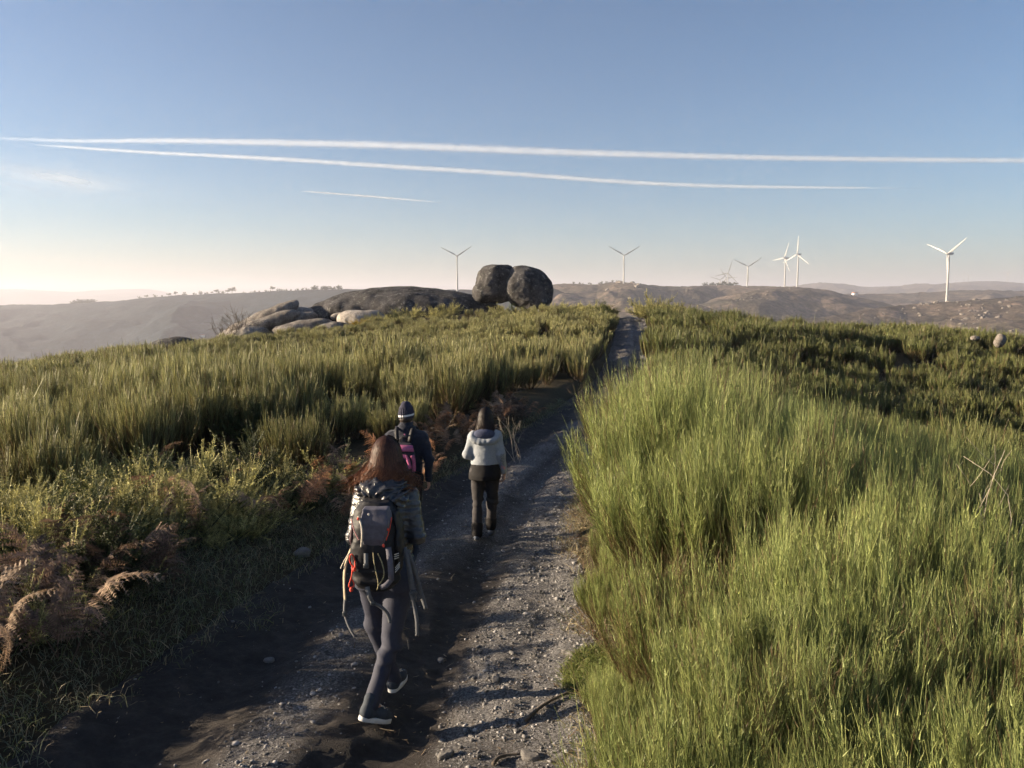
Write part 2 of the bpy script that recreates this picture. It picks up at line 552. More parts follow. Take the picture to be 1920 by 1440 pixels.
def ground_mat():
    m, nt, b = new_mat('heath_ground')
    tc = nt.nodes.new('ShaderNodeNewGeometry')
    ln = nt.nodes.new('ShaderNodeVectorMath'); ln.operation = 'LENGTH'
    nt.links.new(tc.outputs['Position'], ln.inputs[0])
    mr = nt.nodes.new('ShaderNodeMapRange'); mr.inputs['From Min'].default_value = 70; mr.inputs['From Max'].default_value = 160
    nt.links.new(ln.outputs['Value'], mr.inputs[0])
    mid = tex_noise(nt, 1.1, 8, .7); fine = tex_noise(nt, 14, 8, .75)
    c1 = ramp(nt, mid, [(.3, (.030, .024, .014)), (.55, (.06, .05, .028)), (.75, (.045, .055, .022))])
    c2 = ramp(nt, fine, [(.35, (.02, .016, .01)), (.7, (.13, .095, .055))])
    near = mixc(nt, .45, c1, c2)
    f1 = tex_noise(nt, .012, 8, .7); f2 = tex_noise(nt, .08, 8, .7)
    d1 = ramp(nt, f1, [(.35, (.03, .036, .02)), (.5, (.055, .058, .032)), (.66, (.12, .095, .062))])
    d2 = ramp(nt, f2, [(.35, (.4, .4, .4)), (.6, (1.4, 1.4, 1.4))])
    far = mixc(nt, 1.0, d1, d2, 'MULTIPLY')
    c = mixc(nt, mr.outputs[0], near, far)
    nt.links.new(c, b.inputs['Base Color'])
    b.inputs['Roughness'].default_value = .95; b.inputs['Specular IOR Level'].default_value = .1
    bump(nt, b, fine, 1.0, .03)
    return m

_V = np.stack([_X, _Y, _Z], -1).reshape(-1, 3)
ground = obj('ground', mesh_np('ground', _V, _Q, ground_mat(), smooth=True))
tag(ground, 'brown heath ground sloping across the hilltop and down to the valley', kind='structure')

# the rutted track
def track_mat():
    m, nt, b = new_mat('track_earth')
    a = nt.nodes.new('ShaderNodeAttribute'); a.attribute_name = 'gravel'
    n1 = tex_noise(nt, 4.5, 9, .78); n2 = tex_noise(nt, 60, 6, .8); n3 = tex_noise(nt, 140, 3, .8)
    earth = ramp(nt, n1, [(.3, (.024, .020, .018)), (.5, (.046, .039, .035)), (.68, (.085, .072, .064))])
    grav = ramp(nt, n2, [(.38, (.05, .046, .045)), (.52, (.19, .182, .18)), (.66, (.48, .465, .46))])
    ad = nt.nodes.new('ShaderNodeMath'); ad.operation = 'ADD'
    sb = nt.nodes.new('ShaderNodeMath'); sb.operation = 'MULTIPLY_ADD'; sb.inputs[1].default_value = .9; sb.inputs[2].default_value = -.45
    nt.links.new(n2, sb.inputs[0]); nt.links.new(a.outputs['Fac'], ad.inputs[0]); nt.links.new(sb.outputs[0], ad.inputs[1])
    fac = ramp(nt, ad.outputs[0], [(.15, 0.0), (.75, 1.0)])
    c = mixc(nt, fac, earth, grav)
    nt.links.new(c, b.inputs['Base Color'])
    b.inputs['Roughness'].default_value = .85; b.inputs['Specular IOR Level'].default_value = .25
    h = mixc(nt, .4, n2, n3)
    bump(nt, b, h, 1.0, .035)
    return m

_ys = np.concatenate([np.arange(-5, 2.5, .25), np.arange(2.5, 14, .042), np.arange(14, 26, .12), np.arange(26, 86, .35)])
_ss = np.linspace(-1.3, 1.3, 96)
_Yg, _Sg = np.meshgrid(_ys, _ss, indexing='ij')
_Xg = TRK_C(_Yg) + _Sg * TRK_W(_Yg)
_Zg = track_h(_Xg, _Yg)
_n, _m = _Xg.shape
_i = np.arange(_n - 1)[:, None] * _m; _j = np.arange(_m - 1)[None, :]
_Q = np.stack([_i + _j, _i + _j + 1, _i + _m + _j + 1, _i + _m + _j], -1).reshape(-1, 4)
track = obj('track', mesh_np('track', np.stack([_Xg, _Yg, _Zg], -1).reshape(-1, 3), _Q, track_mat(), smooth=True,
                            attrs={'gravel': gravel_amount(_Xg, _Yg).ravel()}))
tag(track, 'rutted dark earth and gravel track winding to the hilltop', kind='structure')

# ================================================================ FAR HILLS
def hill(name, label, pts, fr, foot, amp, lam, seed, mat=None, back=.5, cols=260, rows=70, rough=0.0, power=1.0, drop=120):
    P = np.array(pts, float)
    u = np.linspace(P[0, 0], P[-1, 0], cols)
    v = spline(P[:, 0], P[:, 1])(u) if len(P) > 3 else np.interp(u, P[:, 0], P[:, 1])
    D = np.interp(u, P[:, 0], P[:, 2])
    rx = np.array([ray(a, b) for a, b in zip(u, v)])
    t = np.concatenate([np.linspace(0, 1, rows), np.linspace(1, 1 + back, 14)[1:]])
    yy = np.where(t[:, None] <= 1, D * (fr + (1 - fr) * t[:, None]), D * t[:, None])
    xx = rx[:, 0] * yy
    ridge = rx[:, 2] * D + CAMZ
    ft = ground_h(xx[:1], yy[:1]) + foot
    tt = np.clip(t[:, None], 0, 1)
    sh = tt ** power
    sh = sh * .55 + .45 * (sh * sh * (3 - 2 * sh))
    z = ft + (ridge - ft) * sh
    bk = np.clip((t[:, None] - 1) / back, 0, 1)
    z = z - drop * bk ** 1.5
    win = np.clip(tt * (1.02 - tt) * 4, 0, 1)
    rdg = 1 - np.abs(fbm(xx / lam, yy / lam, seed=seed, o=5)) * 2.6
    z = z + amp * (rdg - .55) * win + amp * .35 * fbm(xx / (lam * .22), yy / (lam * .22), seed=seed + 7, o=4) * win
    z = z + rough * fbm(xx / 22, yy / 22, seed=seed + 3, o=3)
    n, m = xx.shape
    i = np.arange(n - 1)[:, None] * m; j = np.arange(m - 1)[None, :]
    Q = np.stack([i + j, i + j + 1, i + m + j + 1, i + m + j], -1).reshape(-1, 4)
    o = obj(name, mesh_np(name, np.stack([xx, yy, z], -1).reshape(-1, 3), Q, mat or M_MOOR, smooth=True))
    tag(o, label, kind='structure')
    def ground_at(uu, tq=1.0):
        c = int(round((uu - u[0]) / (u[-1] - u[0]) * (cols - 1))); c = min(max(c, 0), cols - 1)
        r = int(round(tq * (rows - 1)))
        return Vector((xx[r, c], yy[r, c], z[r, c]))
    o_at = ground_at
    return o_at

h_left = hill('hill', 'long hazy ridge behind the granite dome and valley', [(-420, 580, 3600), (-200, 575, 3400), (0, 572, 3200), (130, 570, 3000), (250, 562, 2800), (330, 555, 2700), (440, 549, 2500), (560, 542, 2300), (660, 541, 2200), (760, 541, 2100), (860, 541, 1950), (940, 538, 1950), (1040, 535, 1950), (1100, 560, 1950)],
              .42, -25, 60, 620, 101, cols=360, rows=90, rough=3, power=.9, mat=M_WOODED_HAZE)
h_mid = hill('hill', 'brown moorland ridge carrying wind turbines beyond the crest', [(985, 545, 2000), (1040, 533, 2000), (1080, 533, 2000), (1120, 534, 2000), (1165, 531, 1900), (1190, 532, 1900), (1230, 537, 2000), (1290, 538, 2100), (1345, 536, 2250), (1390, 537, 2150), (1440, 538, 2050), (1500, 541, 2100), (1560, 548, 2200)],
             .40, -20, 45, 380, 151, cols=300, rows=90, rough=3, power=.8)
h_small = hill('hill', 'pale rounded lower spur just beyond the track crest', [(1060, 612, 1250), (1110, 597, 1250), (1150, 584, 1270), (1200, 574, 1300), (1250, 568, 1330), (1300, 570, 1330), (1350, 585, 1300), (1400, 610, 1250)],
               .6, -15, 16, 260, 163, cols=200, rows=60, rough=1.5, power=.7)
h_spur = hill('hill', 'sunlit stony spur under the pair of wind turbines', [(1150, 612, 1500), (1220, 592, 1550), (1280, 580, 1600), (1340, 562, 1680), (1400, 548, 1740), (1440, 540, 1770), (1475, 538, 1790), (1500, 539, 1780), (1545, 543, 1780), (1600, 556, 1750), (1660, 569, 1700), (1740, 590, 1600)],
              .5, -20, 34, 330, 171, cols=280, rows=80, rough=3, power=.75)
h_back = hill('hill', 'flat dark moor behind the boulder strewn hill', [(1480, 560, 2500), (1560, 553, 2550), (1640, 551, 2600), (1700, 549, 2600), (1770, 546, 2600), (1840, 544, 2600), (1920, 545, 2600), (2060, 547, 2700), (2250, 560, 2700)],
              .6, -30, 30, 420, 183, cols=240, rows=60, rough=3, power=.8)
h_right = hill('hill', 'boulder strewn hillside with the largest wind turbine', [(1380, 622, 1000), (1440, 608, 1050), (1500, 599, 1100), (1560, 589, 1150), (1620, 579, 1200), (1700, 570, 1260), (1775, 567, 1290), (1830, 562, 1300), (1900, 557, 1320), (1980, 553, 1330), (2120, 552, 1300), (2300, 575, 1200)],
               .42, -12, 24, 240, 191, cols=300, rows=100, rough=2.5, power=.85)
h_far = hill('hill', 'distant blue ridge on the right skyline', [(1380, 542, 6300), (1450, 539, 6300), (1500, 535, 6300), (1545, 531, 6300), (1590, 535, 6300), (1640, 537, 6300), (1700, 534, 6300), (1760, 531, 6300), (1825, 527, 6300), (1880, 529, 6300), (1930, 533, 6300), (2040, 537, 6300), (2250, 545, 6300)],
             .6, -40, 90, 900, 203, cols=240, rows=50, rough=4, power=.8)
h_mtn = hill('mountain', 'faint farthest mountains on the left horizon', [(-420, 549, 12000), (-200, 546, 12000), (0, 542, 12000), (60, 544, 12000), (120, 547, 12000), (170, 546, 12000), (230, 543, 12000), (290, 544, 12000), (330, 551, 12000), (400, 556, 12000), (560, 560, 12000)],
             .7, -60, 120, 1600, 211, cols=200, rows=40, rough=6, power=.8)

# ---------------------------------------------------------------- wind turbines
M_WHITE = plain('turbine_paint', (.33, .33, .33), .45, .04, 2)
M_NAC = plain('nacelle_paint', (.28, .30, .33), .5, .05, 1)

def _turbine_meshes():
    # tower: tapered lathe, 78 m
    zs = np.array([0, .4, 3, 26, 52, 75.5, 76.5]); rs = np.array([2.4, 2.1, 2.0, 1.75, 1.45, 1.15, 1.1])
    V, Fc = tube_np(np.stack([0 * zs, 0 * zs, zs], -1), rs, 20)
    tower = mesh_np('tower', V, Fc, M_WHITE, True)
    # nacelle: rounded box with a sloping tail, rotor end towards -Y
    ys = np.array([-3.2, -2.8, -1, 2, 6, 8.4, 9.0]); hw = np.array([1.0, 1.55, 1.8, 1.9, 1.85, 1.5, 1.1]); hh = np.array([1.0, 1.6, 1.8, 1.9, 1.85, 1.4, 1.0])
    a = np.arange(16) / 16 * 2 * math.pi
    cx = np.sign(np.cos(a)) * np.abs(np.cos(a)) ** .45; cz = np.sign(np.sin(a)) * np.abs(np.sin(a)) ** .45
    V = np.concatenate([np.stack([w * cx, np.full(16, y), 78 + h * cz + .1 * i], -1) for i, (y, w, h) in enumerate(zip(ys, hw, hh))])
    i = np.arange(6)[:, None] * 16; j = np.arange(16)[None, :]; j2 = (j + 1) % 16
    Q = np.stack([i + j, i + 16 + j, i + 16 + j2, i + j2], -1).reshape(-1, 4)
    V = np.concatenate([V, [[0, ys[0], 78], [0, ys[-1], 78.5]]])
    k = np.arange(16); k2 = (k + 1) % 16
    T = np.concatenate([np.stack([k, k2, np.full(16, len(V) - 2)], -1), np.stack([96 + k2, 96 + k, np.full(16, len(V) - 1)], -1)])
    nac = mesh_np('nacelle', V, [Q, T], M_NAC, True)
    # hub: pointed spinner
    zs = np.array([-6.6, -6.3, -5.6, -4.4, -3.2]); rs = np.array([.15, .8, 1.3, 1.6, 1.5])
    V, Fc = tube_np(np.stack([0 * zs, zs, 0 * zs], -1), rs, 14)
    hub = mesh_np('hub', V, Fc, M_WHITE, True)
    # blade along +Z, 40 m: root cylinder to twisted aerofoil
    rr = np.array([0.8, 2, 4, 8, 12, 20, 28, 35, 39, 41]); ch = np.array([1.6, 1.7, 2.3, 3.4, 3.1, 2.4, 1.8, 1.3, .8, .25]); th = np.array([1.6, 1.6, 1.3, .9, .7, .5, .35, .25, .16, .08]); tw = np.radians([30, 30, 26, 18, 13, 8, 5, 3, 2, 2])
    a = np.arange(12) / 12 * 2 * math.pi
    V = []
    for r, c, t, w in zip(rr, ch, th, tw):
        x = c * .5 * np.cos(a) + c * .18 * (r > 3); y = t * .5 * np.sin(a)
        V.append(np.stack([x * math.cos(w) - y * math.sin(w), x * math.sin(w) + y * math.cos(w) - 4.6 - .0009 * r * r, np.full(12, r)], -1))
    V = np.concatenate(V); n = len(rr)
    i = np.arange(n - 1)[:, None] * 12; j = np.arange(12)[None, :]; j2 = (j + 1) % 12
    Q = np.stack([i + j, i + j2, i + 12 + j2, i + 12 + j], -1).reshape(-1, 4)
    V = np.concatenate([V, [[0, -4.6 - .0009 * 1681, 41.1]]])
    T = np.stack([(n - 1) * 12 + np.arange(12), (n - 1) * 12 + (np.arange(12) + 1) % 12, np.full(12, len(V) - 1)], -1)
    blade = mesh_np('blade', V, [Q, T], M_WHITE, True)
    return tower, nac, hub, blade

_TM = _turbine_meshes()
GRP_T = 'wind turbines along the moor'

def turbine(u, vhub, D, yaw, spin, label, scale=1.0, sink=0.0):
    """yaw: 0 = rotor towards the camera; + turns the rotor to the left of the picture"""
    hub = at(u, vhub, D)
    t = empty('wind_turbine', (hub[0], hub[1], hub[2] - 78 * scale - sink), -math.radians(yaw))
    t.scale = (scale,) * 3
    tag(t, label, 'wind turbine', GRP_T)
    tower, nac, hubm, blade = _TM
    obj('tower', tower, t)
    obj('nacelle', nac, t)
    obj('hub', hubm, t, (0, 0, 78))
    for k in range(3):
        obj('blade', blade, t, (0, 0, 78), (0, math.radians(spin + 120 * k), 0))
    return t

turbine(857, 480, 1800, 6, 58, 'grey wind turbine standing left of the split boulder')
turbine(1170, 479, 1800, 6, 60, 'wind turbine right of the split boulder, alone on the ridge')
turbine(1402, 500, 2080, 8, 56, 'wind turbine just right of the ridge-top tree clump')
turbine(1365, 512, 2330, 10, 16, 'tallest of three turbines rising behind the ridge-top tree clump', .95)
turbine(1350, 525, 2900, 10, 48, 'leftmost small turbine half hidden behind the ridge-top tree clump', .95)
turbine(1361.5, 521, 2750, 10, 86, 'small turbine between two others behind the ridge-top tree clump', .95)
turbine(1473, 484, 2000, 68, 24, 'left turbine of the pair on the stony spur, rotor edge-on')
turbine(1497, 477, 1800, 58, 4, 'right turbine of the pair on the stony spur, one blade straight up')
turbine(1780, 476, 1310, 66, 55, 'largest white wind turbine on the boulder strewn hillside', 1.03)
turbine(1808, 513, 6500, 40, 350, 'left turbine of the faint pair on the distant blue ridge')
turbine(1816, 517, 6000, 30, 60, 'right lower turbine of the faint pair on the distant blue ridge')
turbine(1889, 512, 6300, 20, 40, 'faint lone turbine at the right end of the distant blue ridge')
turbine(1791, 523, 7400, 40, 10, 'faintest tiny turbine just right of the largest turbine', .8)

# ---------------------------------------------------------------- trees on the ridges
M_LEAF = foliage_mat('tree_leaves', .15)
M_BARK = plain('bark', (.09, .07, .05), .9, .3, 5)

def _tree_meshes(seed, shape):
    rs = np.random.RandomState(seed)
    n = 900
    if shape == 'round':
        cl = rs.normal(size=(14, 3)) * (2.2, 2.2, 2.0) + (0, 0, 5.2)
    elif shape == 'pine':
        cl = rs.normal(size=(12, 3)) * (1.9, 1.9, 1.5) + (0, 0, 8.2)
    else:
        cl = np.stack([rs.normal(size=16) * .9, rs.normal(size=16) * .9, rs.uniform(1.5, 10, 16)], -1)
    c = cl[rs.randint(0, len(cl), n)] + rs.normal(size=(n, 3)) * .95
    d = unit(rs.normal(size=(n, 3))); s = perp(d, rs)
    L = rs.uniform(.35, .8, n)
    P = np.stack([c - d * L[:, None] * .5, c + d * L[:, None] * .5], 1)
    g = rs.uniform(.6, 1.3, (n, 1, 1)) * np.array([.045, .06, .025])
    V, Q, C = ribbons(P, np.repeat(L[:, None] * .8, 2, 1), s, np.repeat(g, 2, 1))
    crown = mesh_np('crown', V, Q, M_LEAF, False, C)
    parts = [tube_np([(0, 0, -1), (.05, 0, 3), (.2, .1, 6), (.1, 0, 9)], [.32, .26, .18, .05], 7)]
    for k in range(5):
        a = rs.uniform(0, 6.28); z = rs.uniform(3.5, 7)
        parts.append(tube_np([(.1, 0, z), (math.cos(a) * 1.0, math.sin(a) * 1.0, z + 1.0), (math.cos(a) * 2, math.sin(a) * 2, z + 2.2)], [.12, .08, .03], 5))
    Vs, Fq, Ft, o = [], [], [], 0
    for V, Fc in parts:
        Vs.append(V); Fq.append(Fc[0] + o); Ft += [f + o for f in Fc[1:]]; o += len(V)
    trunk = mesh_np('trunk', np.concatenate(Vs), [np.concatenate(Fq), np.concatenate(Ft)], M_BARK, True)
    return crown, trunk

_TREES = [_tree_meshes(5, 'round'), _tree_meshes(6, 'pine'), _tree_meshes(7, 'tall'), _tree_meshes(8, 'round')]

def tree(p, h, kind, label, group, rs, wide=1.0):
    cr, tr = _TREES[kind]
    s = h / 11.0
    t = empty('tree', (p[0], p[1], p[2] - 2.4 * s), rs.uniform(0, 6.28))
    t.scale = (s * wide, s * wide, s)
    tag(t, label, 'tree', group)
    obj('trunk', tr, t); obj('crown', cr, t)

_rs = np.random.RandomState(40)
for k in range(11):
    u = 134 + k * 4.1 + _rs.uniform(-1, 1)
    tree(h_left(u, .99), _rs.uniform(15, 21) * (1 - .25 * abs(k - 5) / 5), 0 if k % 2 else 3, 'dark tree of the dense round copse on the far left ridge', 'copse on the far left ridge', _rs, 1.25)
for u in [262, 278, 292, 305, 318, 330, 342, 350, 362, 370, 377, 384, 391, 397, 404, 412, 418, 425]:
    tree(h_left(u + _rs.uniform(-3, 3), 1.0), _rs.uniform(7, 15), _rs.randint(0, 4), 'small tree on the left ridge between the copse and the lone pair', 'trees strung along the left ridge', _rs, 1.2)
tree(h_left(434, 1.0), 21, 1, 'taller lone tree on the left ridge skyline, above the bare bush', None, _rs, 1.1)
tree(h_left(513, 1.0), 15, 1, 'umbrella shaped tree on the ridge skyline above the rock slabs', None, _rs, 1.0)
for k in range(34):
    u = 455 + k * 5.6 + _rs.uniform(-3, 3)
    hh = _rs.uniform(4, 8) + (7 if 585 < u < 672 else 0)
    tree(h_left(u, 1.0), hh, _rs.choice([0, 3, 0, 2]), 'dark tree of the wooded skyline above the granite dome', 'wooded skyline behind the dome', _rs, 1.35)
for k in range(16):
    u = 1322 + k * 4.0 + _rs.uniform(-1.5, 1.5)
    tree(h_mid(u, 1.0), _rs.uniform(7, 14), _rs.randint(0, 4), 'dark tree of the ridge-top clump below the small turbines', 'ridge-top tree clump below the turbines', _rs, 1.2)
for k in range(11):
    u = 1075 + k * 9 + _rs.uniform(-4, 4)
    tree(h_mid(u, 1.0), _rs.uniform(5, 9), _rs.randint(0, 4), 'small tree on the ridge beside the lone right-hand turbine', 'trees on the ridge right of the boulders', _rs, 1.3)

# ---------------------------------------------------------------- houses in the valley
M_WALL = plain('white_render', (.8, .78, .74), .8, .05, 2)
M_ROOF = plain('clay_roof', (.36, .16, .09), .8, .2, 3)
M_PANE = plain('dark_pane', (.03, .035, .04), .15, .1, 2)

def _box(lo, hi):
    x0, y0, z0 = lo; x1, y1, z1 = hi
    V = np.array([(x, y, z) for z in (z0, z1) for y in (y0, y1) for x in (x0, x1)], float)
    Q = np.array([(0, 2, 3, 1), (4, 5, 7, 6), (0, 1, 5, 4), (2, 6, 7, 3), (0, 4, 6, 2), (1, 3, 7, 5)])
    return V, Q
_wallV, _wallQ = _box((-6, -4, -3), (6, 4, 5.2))
_wallM = mesh_np('wall', _wallV, _wallQ, M_WALL)
_rV = np.array([(-6.5, -4.5, 5.1), (6.5, -4.5, 5.1), (6.5, 4.5, 5.1), (-6.5, 4.5, 5.1), (-6.5, 0, 7.6), (6.5, 0, 7.6)])
_roofM = mesh_np('roof', _rV, [np.array([(0, 1, 5, 4), (2, 3, 4, 5), (3, 2, 1, 0)]), np.array([(0, 4, 3), (1, 2, 5)])], M_ROOF)
_winM = mesh_np('window', *_box((-.6, -4.06, 0), (.6, -3.9, 1.5)), M_PANE)
_doorM = mesh_np('door', *_box((-.6, -4.06, 0), (.6, -3.9, 2.2)), M_BARK)

def house(p, rz, label, s=1.0, group=None):
    h = empty('house', p, rz); h.scale = (s,) * 3
    tag(h, label, 'house', group)
    obj('wall', _wallM, h); obj('roof', _roofM, h)
    for x in (-4, -1.6, 3.6): obj('window', _winM, h, (x, 0, 2.7))
    obj('window', _winM, h, (-3.2, 0, .4)); obj('door', _doorM, h, (1.4, 0, 0))

for uu, tq, rz, s, lb in [(42, .22, .5, 1.2, 'leftmost white house at the bottom of the hazy valley'), (54, .23, -.3, 1.0, 'white house next to the leftmost house in the hazy valley'),
                          (143, .30, .2, 1.9, 'large pale house on the valley floor left of the dark boulders'), (196, .47, .8, 1.1, 'white house halfway up the hazy slope, left one of a close pair'),
                          (203, .475, -.2, 1.2, 'white house halfway up the hazy slope, right one of a close pair'), (360, .50, .4, .9, 'small white house on the slope above the bare bush'),
                          (375, .56, .1, .8, 'small upper white house on the slope above the bare bush')]:
    house(h_left(uu, tq), rz, lb, s)
house(h_back(1603, .93), .2, 'small white house on the moor between the spur and the large turbine', 1.2)

# ---------------------------------------------------------------- contrails and cirrus, far above and beyond the haze
def cloud_mat(name, lo, hi, scale, stretch):
    m, nt, b = new_mat(name)
    nt.nodes.remove(b)
    f = tex_noise(nt, scale, 7, .65, 'Object', stretch)
    at_ = nt.nodes.new('ShaderNodeAttribute'); at_.attribute_name = 'thick'
    mul = nt.nodes.new('ShaderNodeMath'); mul.operation = 'MULTIPLY'
    fr = ramp(nt, f, [(lo, 0.0), (hi, 1.0)])
    nt.links.new(fr, mul.inputs[0]); nt.links.new(at_.outputs['Fac'], mul.inputs[1])
    d = nd(nt, 'BsdfDiffuse', Color=(.62, .70, .85, 1)); tl = nd(nt, 'BsdfTranslucent', Color=(.62, .70, .85, 1))
    for q in (d, tl):      # ice crystals scatter sunlight every way, whatever the lie of the shell
        cx = nt.nodes.new('ShaderNodeCombineXYZ')
        for i in range(3): cx.inputs[i].default_value = SUNV[i]
        nt.links.new(cx.outputs[0], q.inputs['Normal'])
    tr = nt.nodes.new('ShaderNodeBsdfTransparent')
    a1 = nt.nodes.new('ShaderNodeMixShader'); a1.inputs[0].default_value = .15
    nt.links.new(d.outputs[0], a1.inputs[1]); nt.links.new(tl.outputs[0], a1.inputs[2])
    a2 = nt.nodes.new('ShaderNodeMixShader')
    nt.links.new(mul.outputs[0], a2.inputs[0]); nt.links.new(tr.outputs[0], a2.inputs[1]); nt.links.new(a1.outputs[0], a2.inputs[2])
    nt.links.new(a2.outputs[0], nt.nodes['Material Output'].inputs[0])
    return m

M_TRAIL = cloud_mat('ice_trail', .22, .60, .009, (.6, 1, 1))

def contrail(label, pts, seed, alpha=.32):
    P = np.array(pts, float); D = 30000.0
    n = 260
    u = np.linspace(P[0, 0], P[-1, 0], n)
    v = spline(P[:, 0], P[:, 1])(u); w = np.interp(u, P[:, 0], P[:, 2]) * 1.0; al = np.interp(u, P[:, 0], P[:, 3])
    Du = 25000.0 + 11000.0 * u / 1920.0
    c = np.array([at(a, b, q) for a, b, q in zip(u, v, Du)])
    Vs, Qs, th, o = [], [], [], 0
    ns = 14
    for sh, f in ((1.0, .28), (.72, .5), (.45, .7)):
        a = np.arange(ns) / ns * 2 * math.pi
        A, U = np.meshgrid(a, u)
        r = (w * .5 * Du / F)[:, None] * sh * (1 + .30 * fbm(U / 7, np.cos(A) * 1.5 + 3, np.sin(A) * 1.5, seed=seed, o=4))
        X = c[:, None, 0] + 0 * A; Yv = c[:, None, 1] + r * np.cos(A); Z = c[:, None, 2] + r * np.sin(A)
        Vs.append(np.stack([X, Yv, Z], -1).reshape(-1, 3))
        i = np.arange(n - 1)[:, None] * ns; j = np.arange(ns)[None, :]; j2 = (j + 1) % ns
        Qs.append(np.stack([i + j, i + j2, i + ns + j2, i + ns + j], -1).reshape(-1, 4) + o); o += n * ns
        th.append(np.repeat(al * f * alpha, ns))
    o_ = obj('contrail', mesh_np('contrail', np.concatenate(Vs), np.concatenate(Qs), M_TRAIL, True, attrs={'thick': np.concatenate(th)}))
    tag(o_, label, 'contrail', 'contrails')

contrail('upper and longest white contrail crossing the whole sky', [(-300, 240, 8, .0), (0, 259, 8, .15), (130, 264, 9, .5), (300, 264, 13, .8), (480, 267, 15, 1), (700, 272, 17, 1), (960, 282, 18, 1), (1200, 290, 15, 1), (1400, 295, 13, 1), (1650, 299, 12, .95), (1920, 301, 11, .9), (2150, 302, 10, .9)], 61)
contrail('second white contrail slanting just below the longest one', [(60, 271, 4, .1), (130, 276, 6, .8), (300, 287, 8, 1), (500, 297, 10, 1), (700, 310, 11, 1), (960, 326, 11, 1), (1200, 343, 10, 1), (1400, 350, 8, .95), (1600, 352, 5, .8), (1640, 352.3, 3, .3), (1730, 353, 2, .1)], 71)
contrail('short faint contrail low in the sky left of centre', [(560, 358, 2, .2), (600, 361, 3, .9), (690, 368, 4, .9), (760, 374, 4, .6), (830, 380, 3, .05)], 81, .6)

# a wisp of cirrus: a level sheet of ice cloud
_xs = np.linspace(-33000, -11500, 60); _yv = np.linspace(31000, 56000, 60)
_XX, _YY = np.meshgrid(_xs, _yv, indexing='ij')
_uu = CU + F * _XX / _YY
_th = .5 * np.exp(-((_uu - (100 + (_YY - 42000) * .012)) / 150) ** 2) * np.exp(-((_YY - 41500) / 6500) ** 2)
_i = np.arange(59)[:, None] * 60; _j = np.arange(59)[None, :]
_Q = np.stack([_i + _j, _i + 60 + _j, _i + 60 + _j + 1, _i + _j + 1], -1).reshape(-1, 4)
M_CIRRUS = cloud_mat('cirrus_ice', .35, .75, .00022, (1.0, .35, 1))
cir = obj('cirrus_cloud', mesh_np('cirrus_cloud', np.stack([_XX, _YY, 6100 + 150 * fbm(_XX / 3000, _YY / 3000, seed=5)], -1).reshape(-1, 3), _Q, M_CIRRUS, True, attrs={'thick': _th.ravel()}))
tag(cir, 'thin pale wisp of cirrus at the left of the sky', kind='stuff')

# ================================================================ GRANITE
def granite(name, base=(.25, .225, .20), dark=.5, lich=0.35):
    m, nt, b = new_mat(name)
    big = tex_noise(nt, .45, 7, .65); mid = tex_noise(nt, 2.2, 8, .72); fine = tex_noise(nt, 14, 6, .75); st = tex_noise(nt, .9, 6, .65, 'Object', (1, 1, .25))
    c = ramp(nt, mid, [(.3, tuple(x * .62 for x in base)), (.5, base), (.72, tuple(min(1, x * 1.5) for x in base))])
    dk = ramp(nt, big, [(.4, 1.0), (.62, 1 - dark)])
    c = mixc(nt, 1.0, c, dk, 'MULTIPLY')
    ss = ramp(nt, st, [(.42, 1.0), (.6, 1 - dark * .8)])
    c = mixc(nt, 1.0, c, ss, 'MULTIPLY')
    lf = ramp(nt, tex_noise(nt, 2.4, 9, .8), [(.54, 0.0), (.62, lich)])
    c = mixc(nt, lf, c, (.42, .42, .38))
    fs = ramp(nt, fine, [(.35, (.5, .5, .5)), (.65, (1.5, 1.5, 1.5))])
    c = mixc(nt, 1.0, c, fs, 'MULTIPLY')
    nt.links.new(c, b.inputs['Base Color'])
    b.inputs['Roughness'].default_value = .92; b.inputs['Specular IOR Level'].default_value = .2
    h = mixc(nt, .45, mid, fine)
    bump(nt, b, h, 1.0, .22)
    return m

M_GRAN = granite('granite_grey', (.30, .265, .235), .35, .3)
M_GRAND = granite('granite_weathered_shade', (.088, .083, .084), .5, .35)  # granite darkened so the boulders' shade sits in the base colour
M_GRANF = granite('granite_far', (.20, .175, .15), .3, .2)
M_GRANL = granite('granite_pale', (.42, .375, .33), .25, .35)

def rock(name, label, c, semi, rot=(0, 0, 0), mat=M_GRAN, vox=.13, amp=.12, lam=1.6, p=2.3, seed=1, extra=None, group='granite outcrop'):
    semi = np.array(semi, float)
    R = np.array(Euler(rot).to_matrix())
    ext = np.abs(R) @ semi * 1.25 + .6
    if extra: ext = ext * 1.35
    f = Field(-ext, ext, vox)
    f.ell((0, 0, 0), semi, rot, p=p)
    if extra: extra(f)
    f.warp(lambda x, y, z: amp * 2.2 * fbm(x / lam, y / lam, z / lam, seed=seed, o=4) + amp * .5 * fbm(x * 2 / lam, y * 2 / lam, z * 5 / lam, seed=seed + 9, o=3), band=max(1.0, semi.min() * .6))
    V, Q = f.mesh()
    o = obj(name, mesh_np(name, V, Q, mat, True), None, c)
    tag(o, label, 'boulder', group)
    return o

RD = 76.0
def rp(u, v, d=RD, dz=0):
    p = at(u, v, d)
    return (p[0], p[1], p[2] + dz)

